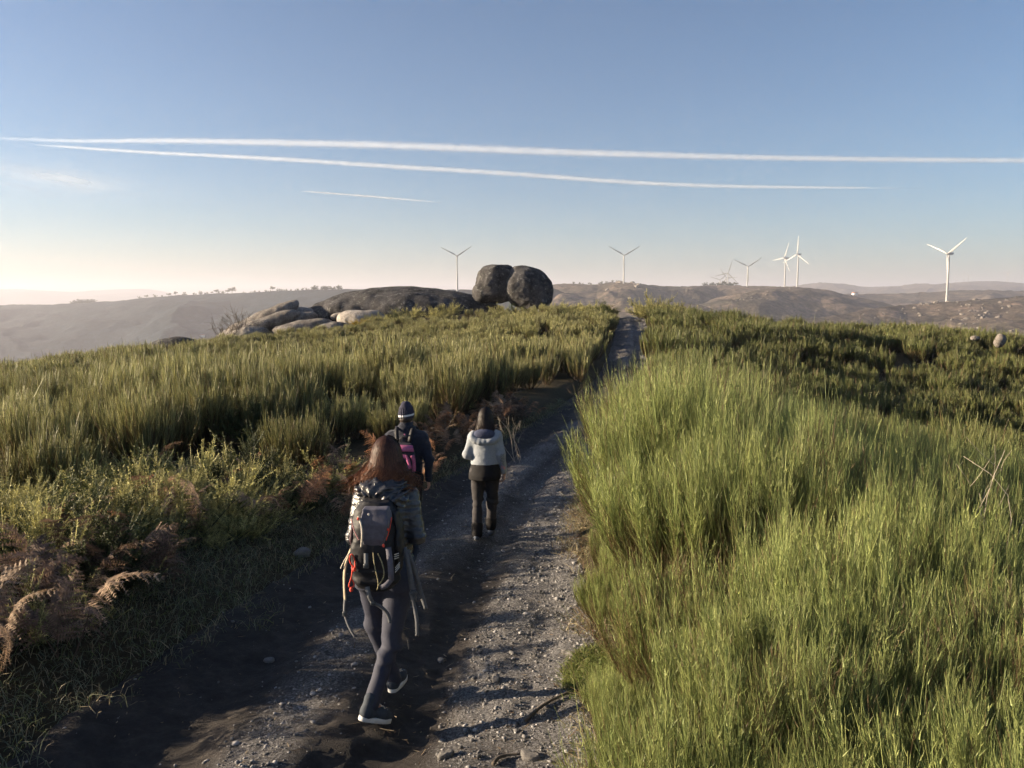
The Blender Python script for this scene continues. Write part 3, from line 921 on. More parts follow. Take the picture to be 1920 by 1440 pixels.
def _ex_left(f):
    f.ell((-1.3, -.3, -.85), (1.0, 1.5, .95), k=.5)
    f.ell((-.1, 0, 1.2), (1.2, 1.4, .55), k=.4)
rock('balanced_boulder', 'left half of the huge split balancing boulder, squarish', rp(931, 532), (1.85, 2.1, 1.72), (0, .08, .3), M_GRAND, .08, .11, 1.3, 2.9, 11, _ex_left, 'split balancing boulder')
def _ex_right(f):
    f.ell((.75, 0, -1.15), (1.2, 1.6, .9), k=.7)
rock('balanced_boulder', 'right half of the huge split balancing boulder, rounded and leaning', rp(989, 541, 75.2), (2.32, 2.1, 1.95), (0, .42, .15), M_GRAND, .08, .10, 1.4, 2.3, 12, _ex_right, 'split balancing boulder')
def _ex_dome(f):
    f.ell((-6.2, -.5, -.80), (6.2, 4.2, 1.75), (0, -.12, 0), k=1.2)
    f.ell((5.5, -.5, -1.3), (6.2, 4.4, 1.7), (0, .12, 0), k=1.5)
    f.cone((-11.2, -3.6, -.75), (-8.2, -4.9, -1.25), .16, .10, sub=True); f.cone((-8.2, -4.9, -1.25), (-4.5, -5.3, -1.6), .10, .05, sub=True)
    f.ell((10.5, 0, -1.75), (5.2, 4.0, 1.05), (0, .07, 0), k=.8)
rock('granite_dome', 'long low whaleback granite dome left of the balancing boulder', rp(770, 581, 79), (8.2, 5.5, 2.25), (0, .02, 0), M_GRAND, .2, .13, 3.0, 2.1, 13, _ex_dome)
rock('granite_slab', 'long sloping outer slab at the far left of the outcrop', rp(478, 608, 75), (4.6, 1.9, .85), (0, -.46, .1), M_GRAN, .11, .08, 1.6, 2.3, 14)
rock('granite_slab', 'upper tongue shaped slab second from the left of the outcrop', rp(506, 605, 73), (2.8, 1.3, .66), (0, -.33, 0), M_GRAN, .1, .07, 1.4, 2.4, 15)
rock('granite_slab', 'smooth leaning slab in the middle of the outcrop foot', rp(566, 615, 72), (2.7, 1.3, .68), (0, -.15, 0), M_GRAN, .1, .06, 1.4, 2.4, 16)
rock('granite_slab', 'sloping base slab wedged beneath the tongue shaped slab', rp(525, 617, 74), (3.6, 1.4, .8), (0, -.36, 0), M_GRAN, .1, .06, 1.4, 2.3, 17)
rock('granite_boulder', 'low rounded boulder right of the leaning slab', rp(624, 620, 71.5), (1.75, 1.3, .75), (0, -.1, .2), M_GRAN, .09, .06, 1.3, 2.2, 18)
rock('granite_boulder', 'pale rounded boulder against the foot of the dome', rp(678, 599, 72.5), (2.15, 1.5, .85), (0, .02, 0), M_GRANL, .09, .06, 1.4, 2.5, 19)
rock('granite_cobble', 'small stone perched left of the pale rounded boulder', rp(633, 593, 74), (.65, .5, .33), (0, -.2, 0), M_GRANL, .06, .04, .7, 2.3, 20)
rock('granite_slab', 'cracked low slab at the left foot of the outcrop', rp(462, 631, 72), (1.9, 1.2, .85), (0, -.25, 0), M_GRANL, .09, .10, .9, 2.2, 21)
rock('granite_ledge', 'low ledge under the overhanging left edge of the dome', rp(600, 597, 76.5), (3.4, 1.6, .8), (0, .22, 0), M_GRAN, .11, .07, 1.5, 2.3, 22)
rock('granite_boulder', 'larger dark boulder on the left skyline beside the bare bush', rp(326, 655, 56), (1.75, 1.3, .85), (0, -.1, 0), M_GRAND, .09, .06, 1.5, 2.2, 23, None, 'dark boulders on the left skyline')
rock('granite_boulder', 'smaller dark boulder leftmost on the left skyline', rp(266, 660, 55), (.78, .7, .5), (0, -.15, 0), M_GRAND, .07, .04, 1.0, 2.2, 24, None, 'dark boulders on the left skyline')
rock('granite_ledge', 'pale lit rock rim under the right balancing boulder', rp(1000, 592, 71), (1.9, .9, .5), (0, -.12, 0), M_GRAN, .08, .05, 1.0, 2.3, 25)
rock('granite_boulder', 'pointed pale boulder on the right skyline among broom', rp(1874, 640, 46), (.30, .30, .40), (0, .5, .2), M_GRAN, .06, .05, .8, 2.8, 26, None, 'pale boulders on the right skyline')
rock('granite_boulder', 'flat pale boulder left of the pointed one on the right skyline', rp(1828, 634, 47), (.30, .26, .17), (0, 0, 0), M_GRAN, .06, .03, .8, 2.4, 27, None, 'pale boulders on the right skyline')

# boulders scattered over the far hillside: copies of four shapes
_BM = []
for k in range(4):
    f = Field((-1.7, -1.7, -1.5), (1.7, 1.7, 1.6), .2)
    f.ell((0, 0, 0), (1, .85, .75), p=2.6)
    if k % 2: f.ell((.55, .2, -.2), (.6, .6, .5), k=.1)
    f.warp(lambda x, y, z: .5 * fbm(x * 1.1, y * 1.1, z * 1.1, seed=300 + k, o=3), 1.0)
    V, Q = f.mesh()
    _BM.append(mesh_np('boulder', V, Q, M_GRANF, False))
_rs = np.random.RandomState(77)
def scatter_boulder(p, s, label, group):
    o = obj('boulder', _BM[_rs.randint(0, 4)], None, p, (0, 0, _rs.uniform(0, 6.28)), (s, s * _rs.uniform(.7, 1.1), s * _rs.uniform(.6, 1.1)))
    tag(o, label, 'boulder', group)
for k in range(120):
    u = _rs.uniform(1560, 1925); t = 1 - abs(_rs.normal(0, .16)) - .02
    if k % 3 == 0: u = _rs.normal(1830, 45); t = _rs.normal(.80, .05)
    if k % 7 == 0: u = _rs.normal(1735, 16); t = _rs.normal(.985, .01)
    if not 1500 < u < 1935 or not .45 < t < 1: continue
    scatter_boulder(h_right(u, t), float(np.clip(_rs.lognormal(.55, .45), 1.0, 4.2)), 'small pale boulder scattered on the hillside below the largest turbine', 'boulders on the hillside under the largest turbine')
for k in range(50):
    u = _rs.normal(1430, 45); t = _rs.uniform(.72, .99)
    scatter_boulder(h_spur(u, t), _rs.uniform(.9, 2.4), 'small boulder on the stony spur below the pair of turbines', 'boulders on the stony spur')
for k in range(16):
    u = _rs.normal(1170, 22); t = _rs.uniform(.72, .95)
    scatter_boulder(h_mid(u, t), _rs.uniform(2.5, 6.5), 'small boulder on the slope below the lone right-hand turbine', 'boulders below the lone right-hand turbine')
scatter_boulder(h_mid(1163, .99), 11, 'dark rounded tor at the foot of the lone right-hand turbine', None)

# ================================================================ PLANTS
M_BROOM = foliage_mat('broom_twigs', .22, .5)
M_GORSE = foliage_mat('gorse_spines', .15, .6)
M_FERN = foliage_mat('dead_bracken', .3, .7, .25)
M_GRASS = foliage_mat('grass_blades', .3, .6, 0)

def broom_np(seed, nmain, per, width, seg=3, H=1.0, tone=1.0, spurs=0, tint=(1, 1, 1), dead=.07):
    """one broom shrub of height about 1: brown stems below, a brush of green twigs above"""
    rs = np.random.RandomState(seed)
    az = rs.uniform(0, 6.283, nmain); tilt = np.radians(48) * np.sqrt(rs.uniform(0, 1, nmain))
    L = rs.uniform(.72, 1.0, nmain) * (1 - .22 * tilt)
    b = np.stack([np.cos(az) * rs.uniform(0, .12, nmain), np.sin(az) * rs.uniform(0, .12, nmain), np.full(nmain, -.05)], -1)
    def mpt(i, t):
        th = tilt[i] * (1.15 - .55 * t)
        r = L[i] * t * np.sin(th); z = L[i] * t * np.cos(th)
        return b[i] + np.stack([r * np.cos(az[i]), r * np.sin(az[i]), z], -1)
    def mdir(i, t):
        return unit(mpt(i, t + .02) - mpt(i, t - .02))
    parts = []
    ii = np.arange(nmain)
    tt = np.linspace(0, .82, 5)
    P = np.stack([mpt(ii, np.full(nmain, t)) for t in tt], 1)
    C = np.tile(np.array([.09, .06, .035]), (nmain, 5, 1)); C[:, 3:] = (.08, .085, .03)
    parts.append(ribbons(P, np.tile(np.linspace(.014, .005, 5) * 1.0, (nmain, 1)), perp(P[:, -1] - P[:, 0], rs), C))
    n = nmain * per
    i = np.repeat(ii, per)
    t = rs.beta(2.4, 1.6, n) * .88 + .08
    p0 = mpt(i, t)
    d = unit(mdir(i, t) + rs.normal(size=(n, 3)) * .16 + np.array([0, 0, .45]))
    ln = rs.uniform(.13, .38, n) * (1.15 - .40 * t)
    ln = np.where(rs.uniform(size=n) < .03, ln * 1.7, ln)
    d2 = unit(d + rs.normal(size=(n, 3)) * .10 + np.array([.05, 0, .18]))
    ks = np.linspace(0, 1, seg + 1)
    P = np.stack([p0 + (d * (k - k * k * .5) + d2 * (k * k * .5)) * ln[:, None] for k in ks], 1)
    P[:, 1:] += rs.normal(size=(n, seg, 3)) * .006
    hue = rs.uniform(0, 1, (n, 1))
    g = (np.array([.170, .205, .066]) * (1 - hue) + np.array([.315, .320, .112]) * hue) * rs.uniform(.45, 1.45, (n, 1)) * tone * np.array(tint)
    low = np.clip((p0[:, 2:3] - .12) / .3, 0, 1)
    br = np.where(rs.uniform(size=(n, 1)) < .75 - low * .75, 1.0, 0.0)
    br = np.maximum(br, (rs.uniform(size=(n, 1)) < dead) * 1.0)
    g = g * (1 - br) + np.array([.13, .085, .045]) * br * rs.uniform(.6, 1.3, (n, 1))
    C = np.repeat(g[:, None, :], seg + 1, 1) * np.linspace(.75, 1.2, seg + 1)[None, :, None]
    W = np.repeat((np.linspace(1.0, .45, seg + 1) * width)[None], n, 0) * rs.uniform(.7, 1.3, (n, 1))
    parts.append(ribbons(P, W, perp(d, rs), C))
    nl = 7 if spurs else 4      # a few long shoots stand clear of the brush
    i2 = rs.randint(0, nmain, nl); q0 = mpt(i2, np.full(nl, .75)); dl = unit(mdir(i2, np.full(nl, .75)) + (0, 0, .6)); l2 = rs.uniform(.28, .55, nl)
    P2 = np.stack([q0 + dl * (l2 * k)[:, None] + (rs.normal(size=(nl, 3)) * .01 if k else 0) for k in (0, .5, 1)], 1)
    parts.append(ribbons(P2, np.tile(np.array([1.4, 1.2, .6]) * width, (nl, 1)), perp(dl, rs), np.tile(np.array([.22, .22, .08]) * tone, (nl, 3, 1))))
    if spurs:      # short side shoots
        q = np.repeat(np.arange(n), spurs); k = rs.uniform(.15, .9, len(q))
        s0 = P[q, 0] + (P[q, -1] - P[q, 0]) * k[:, None]
        sd = unit(d[q] + perp(d[q], rs) * .45); L2 = rs.uniform(.02, .05, len(q))
        w = perp(sd, rs) * width * .8
        V = np.stack([s0 - w, s0 + w, s0 + sd * L2[:, None]], 1).reshape(-1, 3)
        parts.append((V, np.arange(len(V)).reshape(-1, 3), np.repeat(g[q] * rs.uniform(.8, 1.4, (len(q), 1)), 3, 0)))
    V, Fs, C = merge(parts)
    return V, Fs, C

def broom_mesh(*a, **k):
    V, Fs, C = broom_np(*a, **k)
    return mesh_np('broom_shrub', V, Fs, M_BROOM, False, C)

BROOM_HI = [broom_mesh(500 + k, 70, 150, .0019, 2, spurs=2, tint=(.93, .98, .97), tone=(1.0, .92, 1.05, .85, .97, .9)[k], dead=(.05, .08, .06, .28, .10, .16)[k]) for k in range(6)]
BROOM_MID = [broom_mesh(520 + k, 44, 90, .0058, 2, tint=(1.04, .93, 1.12), tone=(.80, .95, 1.05, .86, .98)[k]) for k in range(5)]

BROOM_SHADE_TONE = [broom_mesh(530 + k, 44, 80, .0060, 2, tone=.55) for k in range(4)]  # duller broom, darkened further to paint the hollow's shade into its colour

def gorse_np(seed, nmain=26, br=26, sp=22, tone=(.13, .135, .050), tip=(.52, .475, .19)):
    rs = np.random.RandomState(seed)
    az = rs.uniform(0, 6.283, nmain); tilt = np.radians(75) * np.sqrt(rs.uniform(0, 1, nmain)); L = rs.uniform(.6, 1.0, nmain)
    D = np.stack([np.sin(tilt) * np.cos(az), np.sin(tilt) * np.sin(az), np.cos(tilt)], -1)
    parts = []
    P = np.stack([D * L[:, None] * t for t in (0, .5, .95)], 1)
    parts.append(ribbons(P, np.tile([.022, .014, .006], (nmain, 1)), perp(D, rs), np.tile(np.array([.06, .045, .03]), (nmain, 3, 1))))
    n = nmain * br; i = np.repeat(np.arange(nmain), br)
    t = rs.uniform(.25, 1, n); p0 = D[i] * (L[i] * t)[:, None]
    d = unit(D[i] + rs.normal(size=(n, 3)) * .5 + (0, 0, .3)); ln = rs.uniform(.12, .30, n)
    P = np.stack([p0 + d * ln[:, None] * k + np.array([0, 0, 1]) * (ln[:, None] * k * k * .2) for k in (0, .5, 1)], 1)
    h = rs.uniform(.6, 1.3, (n, 1))
    c0 = np.array(tone) * h; c1 = np.array(tip) * h
    parts.append(ribbons(P, np.tile([.010, .008, .004], (n, 1)), perp(d, rs), np.stack([c0, (c0 + c1) / 2, c1], 1)))
    m = n * sp; q = np.repeat(np.arange(n), sp); k = rs.uniform(.1, 1, m)
    s0 = p0[q] + d[q] * (ln[q] * k)[:, None] + np.array([0, 0, 1]) * (ln[q] * k * k * .2)[:, None]
    sd = unit(perp(d[q], rs) + d[q] * .55); sl = rs.uniform(.025, .055, m) * (1.2 - .5 * k)
    w = perp(sd, rs) * .0052
    V = np.stack([s0 - w, s0 + w, s0 + sd * sl[:, None]], 1).reshape(-1, 3)
    cc = (c0[q] * (1 - k[:, None]) + c1[q] * k[:, None]) * rs.uniform(.7, 1.3, (m, 1))
    parts.append((V, np.arange(3 * m).reshape(-1, 3), np.repeat(cc, 3, 0)))
    return merge(parts)

def gorse_mesh(*a, **k):
    V, Fs, C = gorse_np(*a, **k)
    return mesh_np('gorse_bush', V, Fs, M_GORSE, False, C)
GORSE = [gorse_mesh(600), gorse_mesh(601), gorse_mesh(602), gorse_mesh(603, tone=(.05, .062, .024), tip=(.10, .11, .04))]
GORSE_Y = gorse_mesh(610, tone=(.12, .11, .03), tip=(.42, .30, .04))

def frond_mesh(seed, col=(.22, .145, .10)):
    """one dead bracken frond, arching along +Y, length 1"""
    rs = np.random.RandomState(seed)
    t = np.linspace(0, 1, 9)
    arch = np.stack([.06 * np.sin(t * 2.2 + seed), t * .82, .52 * np.sin(t * 2.0) - .18 * t * t], -1)
    f = [spline(t, arch[:, i]) for i in range(3)]
    parts = [ribbons(arch[None], np.linspace(.012, .003, 9)[None], np.array([[1.0, 0, .2]]), np.tile(np.array(col) * .8, (1, 9, 1)))]
    tp = np.repeat(np.linspace(.24, .97, 16), 2); sg = np.tile([-1.0, 1.0], 16); n = len(tp)
    o = np.stack([g(tp) for g in f], -1)
    ln = .21 * np.sin(np.clip((1.02 - tp) / .82, 0, 1) ** .8 * 1.57) * rs.uniform(.8, 1.1, n) + .015
    d = unit(np.stack([sg, np.full(n, .45), rs.uniform(-.45, .05, n)], -1))
    droop = rs.uniform(.1, .55, n)
    ks = np.linspace(0, 1, 4)
    P = np.stack([o + d * (ln * k)[:, None] - np.array([0, 0, 1]) * (ln * k * k * droop)[:, None] for k in ks], 1)
    c = np.array(col) * rs.uniform(.65, 1.35, (n, 1))
    sd = unit(np.cross(d, np.array([0, 0, 1.0])) + rs.normal(size=(n, 3)) * .25)
    parts.append(ribbons(P, np.outer(.3 + ln * 2, [.012, .012, .008, .002]), sd, np.repeat(c[:, None], 4, 1)))
    m = 9; q = np.repeat(np.arange(n), 2 * m); k = np.tile(np.repeat(np.linspace(.06, .92, m), 2), n); s2 = np.tile([-1.0, 1.0], n * m)
    s0 = o[q] + d[q] * (ln[q] * k)[:, None] - np.array([0, 0, 1]) * (ln[q] * k * k * droop[q])[:, None]
    w = sd[q] * s2[:, None] * (ln[q] * .22 * (1.1 - k) + .006)[:, None] + rs.normal(size=(len(q), 3)) * .004
    e = d[q] * (ln[q] * .05)[:, None]
    V = np.stack([s0 - e, s0 + e, s0 + w + e * .8], 1).reshape(-1, 3)
    parts.append((V, np.arange(len(V)).reshape(-1, 3), np.repeat(c[q] * rs.uniform(.7, 1.3, (len(q), 1)), 3, 0)))
    V, Fs, C = merge(parts)
    return mesh_np('frond', V, Fs, M_FERN, False, C)
FROND = [frond_mesh(700), frond_mesh(701, (.36, .255, .17)), frond_mesh(702, (.17, .115, .085)), frond_mesh(703, (.38, .20, .105))]

RS = np.random.RandomState(2024)
def in_view(x, y, pad=160):
    if y < .5: return False
    u = CU + F * x / y
    return -pad < u < 1920 + pad
def gz(x, y): return float(ground_h(x, y))

def shrub(me, name, x, y, s, label, cat, group, wide=1.0, lean=(0, 0), dz=0.0):
    o = obj(name, me, None, (x, y, gz(x, y) + dz), (lean[0], lean[1], RS.uniform(0, 6.283)), (s * wide, s * wide, s))
    o.rotation_mode = 'ZYX'
    return tag(o, label, cat, group)

def jitter_grid(x0, x1, y0, y1, sp, rs):
    xs = np.arange(x0, x1, sp); ys = np.arange(y0, y1, sp * .9)
    out = []
    for j, y in enumerate(ys):
        for x in xs + (sp / 2 if j % 2 else 0):
            out.append((x + rs.uniform(-.38, .38) * sp, y + rs.uniform(-.38, .38) * sp))
    return out

# tall sunlit broom crowding the right edge of the track
LAB_R = 'tall feathery broom shrub in the sunlit thicket right of the track'
n_near = 0
for x, y in jitter_grid(.4, 11, 1.9, 12.2, .70, RS):
    s = float(trk_s(x, y)); e = (s - 1) * float(TRK_W(y))
    if e < (.52 if y > 6 else .45 if y > 4.4 else .30) or not in_view(x, y, 250) or x > .82 * y + .6: continue
    if y > 10.6 and x > 3.4: continue
    if y > 8.6 and e < .85: continue
    H = np.interp(y, [1.9, 3.2, 5, 7, 9.5, 12.2], [.70, 1.05, 1.45, 1.72, 1.90, 1.75])
    H *= np.interp(x - .14 * y, [0, 1.2, 2.6, 5.5], [1.02, .93, .68, .52]) * RS.uniform(.86, 1.12)
    if e < .9: H *= .86
    if 4.35 < y < 5.5 and e < .72: continue
    shrub(BROOM_HI[RS.randint(0, 6)], 'broom_shrub', x, y, H, LAB_R, 'shrub', 'broom thicket right of the track', 1.02 + .25 * (e < .9), (RS.uniform(-.06, .06), RS.uniform(-.06, .02) - (.05 if e < .9 else 0)))
    n_near += 1

# low fringe at the foot of the thicket
for x, y in jitter_grid(.2, 4.2, 1.9, 9.5, .42, RS):
    s = float(trk_s(x, y)); e = (s - 1) * float(TRK_W(y))
    if not (.10 < e < .62 or y < 3.6 and .1 < e < 2.6) or not in_view(x, y, 150): continue
    if 4.35 < y < 5.5 and e < .4: continue
    if e < .62 and RS.uniform() < .35: continue
    shrub(BROOM_HI[RS.randint(0, 6)], 'broom_shrub', x, y, RS.uniform(.34, .6) if e < .62 else RS.uniform(.6, .85), 'short broom seedling in the fringe along the right track edge', 'shrub', 'broom seedlings along the right track edge', 1.2, (RS.uniform(-.15, .15), RS.uniform(-.2, .15)))
    n_near += 1

# broom fields on both sides of the dip and over the crest
cand = []
for x, y in jitter_grid(-52, 50, 9.0, 70, 1.15, RS):
    if not in_view(x, y, 60): continue
    s = float(trk_s(x, y)); w = float(TRK_W(y)); e = (abs(s) - 1) * w
    if s < 0:
        if e < (1.5 if y < 24 else .2): continue
        if y < 9.6 and x > -9: continue
    else:
        if e < (.35 if y < 24 else .12) or y < 13.5: continue
        if y < 15 and x > 6: continue
    if y > 66 and -29 < x < 6: continue
    if 68 < y: continue
    gap = fbm(x * .22, y * .22, seed=55)
    if gap > .34: continue
    H = RS.uniform(1.0, 1.3) * (1.12 + .75 * fbm(x * .33, y * .33, seed=57))
    if x < -8 and y < 13: H *= .7
    if s < 0: H *= np.interp(y, [9, 14, 20, 40, 66], [.88, .95, 1.0, .95, .80])
    else: H *= np.interp(y, [14, 40, 66], [.85, .95, .95])
    if y > 52: H *= .85
    if s < 0 and y > 38 and x > -20: H *= .82
    cand.append((y, x, y, H, s))
cand.sort()
NOBJ = max(0, 300 - n_near)
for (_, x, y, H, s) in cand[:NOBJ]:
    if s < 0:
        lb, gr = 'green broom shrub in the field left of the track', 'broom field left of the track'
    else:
        lb, gr = 'broom shrub toned darker for shade in the hollow right of the track', 'broom in the hollow right of the track'
    shrub((BROOM_MID if s < 0 else BROOM_SHADE_TONE)[RS.randint(0, 4)], 'broom_shrub', x, y, H, lb, 'shrub', gr, RS.uniform(.9, 1.2), (RS.uniform(-.1, .1), RS.uniform(-.1, .1)))

def scatter_stuff(name, label, meshes, pts, rots, scales, idx):
    """one object of uncountable plants: instances of a few shapes on points"""
    col = bpy.data.collections.new(name + '_shapes')
    for k, m in enumerate(meshes):
        col.objects.link(bpy.data.objects.new('%s_shape_%d' % (name, k), m))
    me = bpy.data.meshes.new(name)
    me.vertices.add(len(pts)); me.vertices.foreach_set('co', np.asarray(pts, np.float32).ravel())
    for nm, ty, val in (('rot', 'FLOAT_VECTOR', rots), ('size', 'FLOAT_VECTOR', scales)):
        at_ = me.attributes.new(nm, ty, 'POINT'); at_.data.foreach_set('vector', np.asarray(val, np.float32).ravel())
    at_ = me.attributes.new('pick', 'INT', 'POINT'); at_.data.foreach_set('value', np.asarray(idx, np.int32))
    o = obj(name, me); tag(o, label, kind='stuff')
    g = bpy.data.node_groups.new(name + '_scatter', 'GeometryNodeTree')
    g.interface.new_socket('Geometry', in_out='INPUT', socket_type='NodeSocketGeometry'); g.interface.new_socket('Geometry', in_out='OUTPUT', socket_type='NodeSocketGeometry')
    N = g.nodes.new; gi = N('NodeGroupInput'); go = N('NodeGroupOutput'); ip = N('GeometryNodeInstanceOnPoints'); ci = N('GeometryNodeCollectionInfo')
    ci.inputs['Collection'].default_value = col; ci.inputs['Separate Children'].default_value = True; ci.inputs['Reset Children'].default_value = True
    ip.inputs['Pick Instance'].default_value = True
    g.links.new(gi.outputs[0], ip.inputs['Points']); g.links.new(ci.outputs[0], ip.inputs['Instance'])
    for nm, ty, so in (('rot', 'FLOAT_VECTOR', 'Rotation'), ('size', 'FLOAT_VECTOR', 'Scale'), ('pick', 'INT', 'Instance Index')):
        na = N('GeometryNodeInputNamedAttribute'); na.data_type = ty; na.inputs[0].default_value = nm
        g.links.new(na.outputs[0], ip.inputs[so])
    g.links.new(ip.outputs[0], go.inputs[0])
    md = o.modifiers.new('scatter', 'NODES'); md.node_group = g
    return o

FARB = [broom_mesh(540 + k, 34, 60, .0105, 1, tint=(1.04, .93, 1.12), tone=.95) for k in range(3)] + [broom_mesh(550 + k, 34, 60, .0105, 1, tone=.55) for k in range(3)]  # the darker shapes mix duller broom with the hollow's painted shade
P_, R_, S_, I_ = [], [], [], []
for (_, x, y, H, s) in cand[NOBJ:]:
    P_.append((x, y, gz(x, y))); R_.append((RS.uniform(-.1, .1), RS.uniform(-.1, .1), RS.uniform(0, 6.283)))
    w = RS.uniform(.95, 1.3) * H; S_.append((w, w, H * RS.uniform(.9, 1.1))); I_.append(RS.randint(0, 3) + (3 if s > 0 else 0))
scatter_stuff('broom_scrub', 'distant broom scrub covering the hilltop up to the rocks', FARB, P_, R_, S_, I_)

# gorse bank left of the track
LAB_G = 'spiny green gorse bush on the sunlit bank left of the track'
for x, y in jitter_grid(-9.5, -2.2, 2.6, 11.5, .64, RS):
    s = float(trk_s(x, y)); e = (-s - 1) * float(TRK_W(y))
    if e < .95 or e > 6.5 or not in_view(x, y, 1500): continue
    if y < 5.2 and e < 1.5: continue
    H = np.interp(e, [1.0, 1.8, 3, 6], [.60, .80, .66, .46]) * np.interp(y, [5.4, 7.2], [.95, 1.22]) * RS.uniform(.8, 1.15)
    shrub(GORSE[RS.randint(0, 4)], 'gorse_bush', x, y, H, LAB_G, 'shrub', 'gorse bank left of the track', RS.uniform(.85, 1.1), (RS.uniform(-.15, .15), RS.uniform(-.15, .15)), -.12)
# gorse around the rocks and along the crest
for u, v, d, s, lb in [(745, 603, 70, 1.3, 'gorse bush at the foot of the dome, left of the double bush'), (768, 601, 70, 1.5, 'larger gorse bush at the foot of the dome centre'), (838, 600, 69, 1.6, 'broad gorse bush below the right end of the dome'),
                       (820, 602, 69, 1.3, 'gorse bush just left of the broad one below the dome'), (700, 606, 70, 1.2, 'dark gorse bush beside the pale rounded boulder'), (716, 604, 70, 1.2, 'gorse bush between the pale boulder and the dome'),
                       (1045, 590, 66, 1.3, 'dark gorse bush right of the balancing boulder'), (1078, 590, 64, 1.2, 'gorse bush on the crest right of the balancing boulder'), (1110, 592, 62, 1.3, 'gorse bush on the crest left of the track top'),
                       (1135, 598, 60, 1.2, 'gorse bush touching the left edge of the track top'), (940, 592, 68, 1.2, 'gorse bush below the left balancing boulder'), (968, 594, 67, 1.1, 'small gorse bush below the cleft of the balancing boulder'),
                       (1225, 592, 58, 2.1, 'tall bush at the right edge of the track top'), (1250, 594, 57, 1.9, 'bush next to the tall one right of the track top')]:
    r = ray(u, v); x = r[0] * d; y = d
    shrub(GORSE[RS.randint(0, 4)], 'gorse_bush', x, y, s, lb, 'shrub', 'bushes by the rocks and the crest', 1.15, dz=-.1)
r = ray(672, 622); shrub(GORSE_Y, 'gorse_bush', r[0] * 66, 66, .75, 'small yellowish gorse bush below the rounded boulder', 'shrub', None, 1.6, dz=.15)

# darker gorse mixed into the broom on the left
k = 0
for x, y in jitter_grid(-34, 6, 11.5, 60, 3.4, RS):
    s = float(trk_s(x, y)); e = (-s - 1) * float(TRK_W(y))
    if e < 1.2 or not in_view(x, y, 20) or fbm(x * .15, y * .15, seed=58) < -.08: continue
    shrub(GORSE[RS.choice([0, 3, 3])], 'gorse_bush', x, y, RS.uniform(.75, 1.15), 'darker gorse bush mixed into the broom field left of the track', 'shrub', 'gorse among the broom on the left', RS.uniform(.9, 1.2), (RS.uniform(-.1, .1), RS.uniform(-.1, .1)), -.05)

# dead bracken, each frond a part
def bracken(x, y, L, n, label, group, spread=6.283, a0=0.0, kinds=(0, 1, 2, 3)):
    t = empty('bracken_fern', (x, y, gz(x, y) - .02))
    tag(t, label, 'fern', group)
    for k in range(n):
        a = a0 + spread * (k + RS.uniform(-.3, .3)) / n
        obj('frond', FROND[kinds[RS.randint(0, len(kinds))]], t, (RS.uniform(-.05, .05), RS.uniform(-.05, .05), 0), (RS.uniform(.15, 1.05), RS.uniform(-.5, .5), a), L * RS.uniform(.7, 1.15))
for x, y in jitter_grid(-6.5, -2.4, 3.3, 6.6, .5, RS):
    s = float(trk_s(x, y)); e = (-s - 1) * float(TRK_W(y))
    if e < .6 or e > 2.2 or RS.uniform() < .1 or not in_view(x, y, 300): continue
    bracken(x, y, RS.uniform(.55, .95), 4, 'dry brown bracken in the shade of the lower left bank', 'bracken on the lower left bank', kinds=(0, 1, 2))
for x, y in jitter_grid(-8, -2.4, 6.6, 12.5, .8, RS):
    s = float(trk_s(x, y)); e = (-s - 1) * float(TRK_W(y))
    if e < .75 or e > 4.5 or RS.uniform() < .35: continue
    bracken(x, y, RS.uniform(.5, .85), 4, 'russet bracken plant among the gorse left of the walkers', 'bracken among the gorse')
for x, y in jitter_grid(-2.6, 2, 9.8, 20.5, .5, RS):
    s = float(trk_s(x, y)); e = (-s - 1) * float(TRK_W(y))
    if e < .18 or e > 1.35: continue
    bracken(x, y, RS.uniform(.4, .8), 4, 'coppery bracken plant along the left track edge before the bend', 'bracken along the bend of the track', kinds=(1, 3, 3, 0))

# grass on the verges
def blades(pts, n, L, col, rs, spread=.06, w=.005, lean=.5):
    m = len(pts) * n; q = np.repeat(np.arange(len(pts)), n)
    b = pts[q] + np.concatenate([rs.normal(size=(m, 2)) * spread, np.zeros((m, 1))], 1)
    d = unit(np.concatenate([rs.normal(size=(m, 2)) * lean, np.ones((m, 1))], 1))
    l = rs.uniform(.5, 1.2, m) * L
    P = np.stack([b, b + d * (l * .55)[:, None], b + d * l[:, None] + np.concatenate([d[:, :2] * l[:, None] * .5, -l[:, None] * .22], 1)], 1)
    ci = rs.randint(0, len(col), m)
    c = np.array(col)[ci] * rs.uniform(.6, 1.3, (m, 1))
    return ribbons(P, np.tile([w, w * .8, w * .2], (m, 1)), perp(d, rs), np.repeat(c[:, None], 3, 1))

GREEN, DRY, DULL = (.17, .20, .075), (.38, .31, .19), (.19, .20, .125)
_p = []
for x, y in jitter_grid(-6, 2, 3.0, 24, .105, RS):
    s = float(trk_s(x, y)); e = (-s - 1) * float(TRK_W(y))
    if -.4 < e < 1.5 and y < 14 or -.2 < e < .35 and y >= 14:
        if RS.uniform() < (.9 if e > .15 else .45 if e > 0 else .16 * (1 + e / .4) * (1 + fbm(x * 2, y * 1.5, seed=92))): _p.append((x, y))
_p = np.array(_p); _p = np.column_stack([_p, np.maximum(ground_h(_p[:, 0], _p[:, 1]), track_h(_p[:, 0], _p[:, 1])) - .01])
o = obj('verge_grass', mesh_np('verge_grass', *(lambda a: (a[0], a[1], M_GRASS, False, a[2]))(blades(_p, 12, .12, [DULL, GREEN, DULL, DRY, DULL], RS))))
tag(o, 'short dull grass along the left verge of the track', kind='stuff')
_p = []
